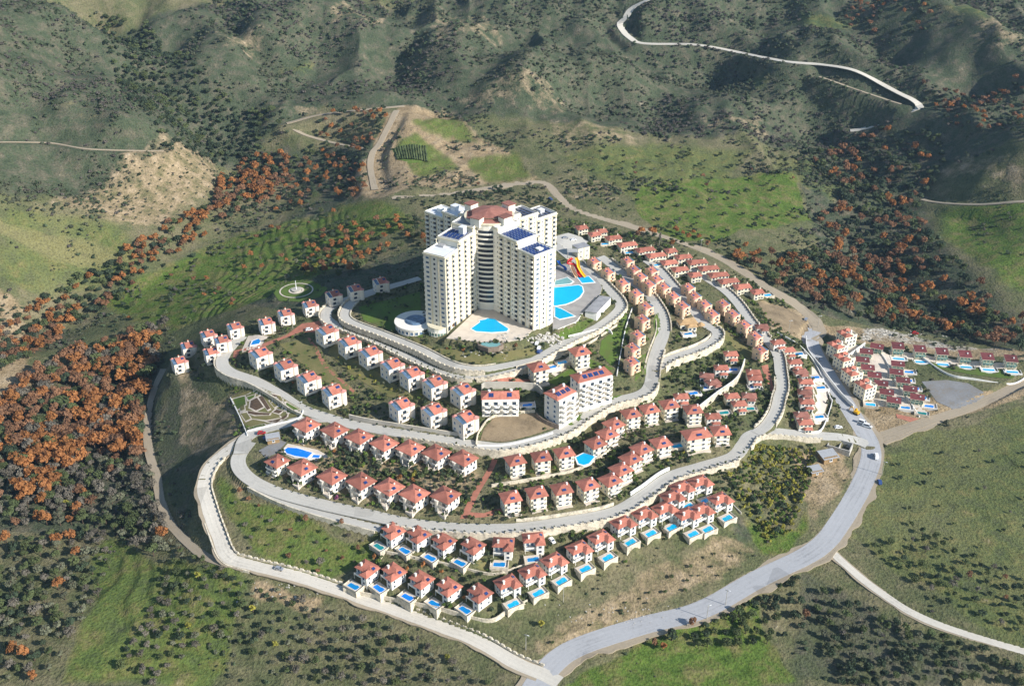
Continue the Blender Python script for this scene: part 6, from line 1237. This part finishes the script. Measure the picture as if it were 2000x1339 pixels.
shrubs([(980,1180),(1100,1120),(1200,1070),(1300,1030),(1420,1010),(1430,1025),(1300,1050),(1200,1085),(1100,1140),(1000,1200)], 60, 2.2, dict(green=4, dark=3, olive=2), .5, 1.0, 'green shrub at the foot of the pool villa terrace walls', 'shrubs under the terrace walls', nm='terrace_shrub')
shrubs([(760,1070),(960,1090),(1060,1075),(1200,1030),(1210,1045),(1060,1090),(900,1110)], 34, 2.4, dict(green=4, dark=3, orange=.8), .6, 1.1, 'garden shrub beside the upper pool villas', 'shrubs of the upper pool villas')
shrubs([(500,700),(560,735),(620,775),(700,805),(760,800),(900,840),(880,850),(760,830),(640,800),(540,755),(490,720)], 95, 2.3, dict(green=4, dark=3, fresh=1, olive=1, orange=.4), .6, 1.2, 'green shrub on the bank between tower houses and middle avenue', 'shrubs above the middle avenue', nm='bank_shrub')
shrubs([(640,690),(700,735),(790,775),(900,800),(860,775),(760,745),(690,710)], 70, 2.4, dict(green=4, yellow=1.2, orange=.8, olive=2), .5, 1.0, 'low shrub on the lawn between the two rows of tower houses', 'shrubs between the tower houses', nm='lawn_shrub')
shrubs([(1440,880),(1480,870),(1590,880),(1590,930),(1545,1040),(1500,1060),(1450,990),(1420,930),(1460,900)], 240, 1.9, dict(yellow=5, fresh=2.5, green=1), .8, 1.25, 'yellow-green orchard bush on the terraced bank under the curved wall', 'orchard bushes', nm='orchard_bush')
shrubs([(1310,740),(1420,740),(1500,745),(1490,815),(1420,830),(1330,800)], 70, 2.6, dict(green=3, dark=3, fresh=2), .6, 1.2, 'garden shrub among the small villas below the terrace road', 'shrubs of the small villas')
shrubs([(1500,650),(1600,690),(1625,780),(1590,835),(1530,825),(1540,740)], 50, 2.8, dict(green=3, dark=3, fresh=1), .6, 1.2, 'garden shrub in the strip beside the asphalt road', 'shrubs of the strip villas')
shrubs([(1160,530),(1210,570),(1232,620),(1215,720),(1200,720),(1205,620),(1190,575)], 55, 2.2, dict(green=3, dark=2, fresh=2), .5, 1.0, 'shrub on the bank between the hotel lane and the peach houses', 'shrubs under the hotel lane', nm='bank_shrub')
shrubs([(1060,660),(1120,640),(1040,690),(960,700),(880,700),(830,680)], 34, 2.4, dict(green=3, dark=2, rust=0, orange=.3, olive=1) if False else dict(green=3, dark=2, orange=.3, olive=1), .5, 1.0, 'shrub in the rock garden below the hotel', 'rock garden shrubs', nm='lawn_shrub')
# olive grove in rows on the pale hillside across the valley
P = [hit(u, v)[:2] for u, v in [(130,385),(430,320),(445,370),(320,440),(210,430)]]; A_ = np.array(P); gx, gy = np.meshgrid(np.arange(A_[:, 0].min(), A_[:, 0].max(), 6.5), np.arange(A_[:, 1].min(), A_[:, 1].max(), 8.0)); mk = inside(P, gx, gy)
for x, y in list(zip(gx[mk], gy[mk]))[:280]:
    x, y = x+random.uniform(-.8, .8), y+random.uniform(-.8, .8); s = random.uniform(.6, 1.0); o = link('grove_olive', SHRUB['olive'][random.randrange(2)], None, (x, y, float(hz(x, y))), random.uniform(0, 6)); o.scale = (s, s, s); tag(o, 'small olive bush planted in rows on the pale hillside across the valley', 'bush', 'olive grove rows')
# small plants along the kerbs
for ln, side, t0, t1 in [('lower_avenue', 'R', .28, .79), ('lower_avenue', 'L', .12, .42), ('middle_avenue', 'R', .40, .66), ('middle_avenue', 'L', .2, .42), ('hotel_lower_lane', 'R', .2, .45), ('terrace_road', 'R', .05, .4)]:
    P_, hw, mt = LINES[ln]; L_, R_ = ribbon(P_, hw-.35); T_ = L_ if side == 'L' else R_; T_ = T_[int(t0*len(T_)):int(t1*len(T_))]
    for q in resample(T_, 4.6):
        if random.random() < .15: continue
        k_ = random.choice(['green', 'dark', 'green', 'olive']); s = random.uniform(.35, .62); o = link('kerb_plant', SHRUB[k_][random.randrange(2)], None, (q[0], q[1], q[2]-.02), random.uniform(0, 6)); o.scale = (s, s, s*random.uniform(1, 1.9)); tag(o, 'little plant in the kerbside row of the '+ln.replace('_', ' ')+(' on its wall side' if side == 'R' else ' on its bank side'), 'plant', 'kerb plants of the '+ln.replace('_', ' '))
# big single trees
x, y, z = hit(1288, 484); r = link('poplar_tree', None, None, (x, y, z)); tag(r, 'tall bare grey poplar behind the long-roofed villas', 'tree'); t_ = link('trunk', TR[0], r); t_.scale = (.8, .8, 2.2); c_ = link('crown', CROWN['grey'][0], r); c_.scale = (.42, .42, 1.9)
for u, v, key, s, lab in [(598,1020,'rust',.6,'rust-coloured tree on the green meadow inside the dirt loop'),(668,1025,'rust',.5,'second rust-coloured tree on the meadow, beside the side lane'),(700,1075,'rust',.45,'reddish bush tree in the shade at the meadow edge'),(625,1105,'grey',.7,'greyish tree at the foot of the meadow by the loop road'),(388,1130,'yellow',.8,'yellow-green tree just below the dirt loop road'),(495,1195,'yellow',.8,'bright yellow-green tree in the scrub below the dirt loop road'),(1045,180,'dark',1.0,'single round dark tree on the far hillside'),(1312,1250,'dark',1.0,'dark round tree beside the asphalt road bend'),(1296,1270,'orange',.6,'orange bush tree beside the dark round tree at the road bend'),(1278,1262,'rust',.6,'rust bush tree by the asphalt road bend'),(1058,1225,'yellow',.8,'yellowish tree on the bare scrub slope'),(133,990,'yellow',.9,'golden tree alone among the grey-green wood'),(885,640,'rust',.4,'small rust tree beside the courtyard'),(1008,680,'rust',.45,'small red-leaved tree in the rock garden')]:
    x, y, z = hit(u, v); r = link('specimen_tree', None, None, (x, y, z)); r.scale = (s, s, s); tag(r, lab, 'tree'); link('trunk', TR[1], r); link('crown', CROWN[key][0], r)
# scrub over the hills: nobody could count it
rg = np.random.default_rng(5)
def visible(x, y, z):
    dzc = z-CZ; dep = y*math.cos(PITCH)-dzc*math.sin(PITCH); u = 1000+F*x/dep; v = 669.5+F*(-dzc*math.cos(PITCH)-y*math.sin(PITCH))/dep
    return (u > -60) & (u < 2060) & (v > -60) & (v < 1400)
Y = np.sqrt(rg.uniform(240**2, 1500**2, 420000)); X = rg.uniform(-.62, .62, len(Y))*(Y+60); Zs = hz(X, Y); vis = visible(X, Y, Zs) & free(X, Y); X, Y, Zs = X[vis], Y[vis], Zs[vis]
i = np.clip(np.searchsorted(GX, X), 0, len(GX)-1); j = np.clip(np.searchsorted(GY, Y), 0, len(GY)-1); G_, So, Sc, Ro = [MASK[q][j, i] for q in range(4)]
cl = fbm(X/45, Y/45, 71, 4); cl2 = fbm(X/12, Y/12, 77, 2)
dr = np.hypot((X-20)/215, (Y-500)/200)
dens = np.clip(.10+.40*Sc-.7*G_-.22*So+cl*1.5+cl2*.6, 0, 1)*np.clip((dr-.75)*3, .45, 1)
bank = inside([hit(u, v)[:2] for u, v in [(345,720),(440,725),(490,800),(485,850),(400,900),(350,960),(310,880)]], X, Y); dens[bank] *= .12
keep = rg.random(len(X)) < dens*.40; X, Y, Zs, Sc, cl, dr = X[keep], Y[keep], Zs[keep], Sc[keep], cl[keep], dr[keep]
sz = (.4+1.1*rg.random(len(X))**2)*np.clip(.75+Y/1400, .8, 1.7)*np.clip(.5+(dr-.7)*1.5, .5, 1)
kind = (fbm(X/90, Y/90, 91, 3)+rg.normal(size=len(X))*.35)
for nm, mk, src, lb in [('scrub', kind < -.12, 'scrub', 'low grey-brown scrub over the hillsides'), ('green_scrub', (kind >= -.12) & (kind < .3), 'bush', 'dark green bushes scattered over the hillsides'), ('heath', kind >= .3, 'heath', 'brown heath bushes over the far slopes')]:
    if True:
        o = link('wild_bush', SHRUB[src][0], None, hit(*dict(scrub=(430, 790), heath=(1500, 1060), bush=(1180, 1160))[src])); o.scale = (.8, .8, .8); tag(o, dict(scrub='scrub bush on the dark bank under the flower garden', heath='brown bush on the bank above the asphalt road', bush='green bush alone on the bare scrub slope')[src], 'bush')
    q = sz[mk]; scatter(nm, X[mk], Y[mk], Zs[mk]-.1, np.stack([q, q, q*.8], 1), o, lb)
# undergrowth between the houses
n_ = 45000; X2 = rg.uniform(-210, 290, n_); Y2 = rg.uniform(320, 700, n_); ok = free(X2, Y2) & (np.hypot((X2-20)/225, (Y2-505)/205) < 1.0)
for mt_, P in PLOTS:
    if mt_ in ('lawn', 'dry_lawn'): ok &= ~(inside(P, X2, Y2) & (rg.random(n_) < .9))
ok &= (fbm(X2/16, Y2/16, 61, 3)+rg.normal(size=n_)*.25) > -.08; ok &= inside([hit(u, v)[:2] for u, v in [(340,720),(450,640),(640,600),(820,540),(900,400),(1120,420),(1500,560),(1640,700),(1640,838),(1480,858),(1430,1000),(1200,1110),(1000,1220),(700,1160),(760,1040),(480,930),(460,850),(440,760)]], X2, Y2)
X2, Y2 = X2[ok], Y2[ok]; q = .3+.95*rg.random(len(X2))**1.6; kd = rg.random(len(X2))
for nm, mk, key in [('garden_undergrowth', kd < .5, 's_green'), ('dark_undergrowth', (kd >= .5) & (kd < .8), 's_dark'), ('fresh_undergrowth', kd >= .8, 's_fresh')]:
    scatter(nm, X2[mk], Y2[mk], hz(X2[mk], Y2[mk])-.05, np.stack([q[mk]]*3, 1), SRC[key], dict(s_green='mid-green', s_dark='dark green', s_fresh='fresh green')[key]+' low planting filling the banks between the houses')
print('under', len(X2)); print('scrub', len(X), 'trees', len(TREES))
# loose rocks below the hotel and along the road cuts
b = MB()
for u0, v0, su, sv_, n_, s0 in [(1075,662,22,8,60,.9),(1750,655,80,10,70,.5),(960,688,60,8,30,.5),(1200,1200,120,25,50,.3),(560,1150,60,20,30,.4),(1000,660,40,6,30,.8)]:
    for _ in range(n_):
        u, v = random.gauss(u0, su*.6), random.gauss(v0, sv_*.6); x, y, z = hit(u, v); s = s0*random.uniform(.4, 1.3)
        pts = [(x+s*random.uniform(.7, 1.2)*math.cos(a), y+s*random.uniform(.7, 1.2)*math.sin(a)) for a in (0, 1.2, 2.4, 3.7, 5.0)]; b.prism(pts, z-.3, z+s*random.uniform(.4, .9), 'rubble')
tag(link('loose_rocks', b.mesh('loose_rocks')), 'pale loose stones and rubble on the banks', 'rocks', None, 'stuff')

# air between here and the far hills
hb = MB(); hb.box(-2600, 2600, -400, 4200, -70, 345, 'lawn'); hm = hb.mesh('haze'); hm.materials.clear()
m = bpy.data.materials.new('haze'); m.use_nodes = True; n = m.node_tree; n.nodes.remove(n.nodes['Principled BSDF']); pv = n.nodes.new('ShaderNodeVolumePrincipled'); pv.inputs['Color'].default_value = (.5, .72, 1, 1); pv.inputs['Density'].default_value = 0.000055; pv.inputs['Anisotropy'].default_value = .2
n.links.new(pv.outputs[0], n.nodes['Material Output'].inputs['Volume']); hm.materials.append(m); tag(link('haze', hm), kind='stuff')
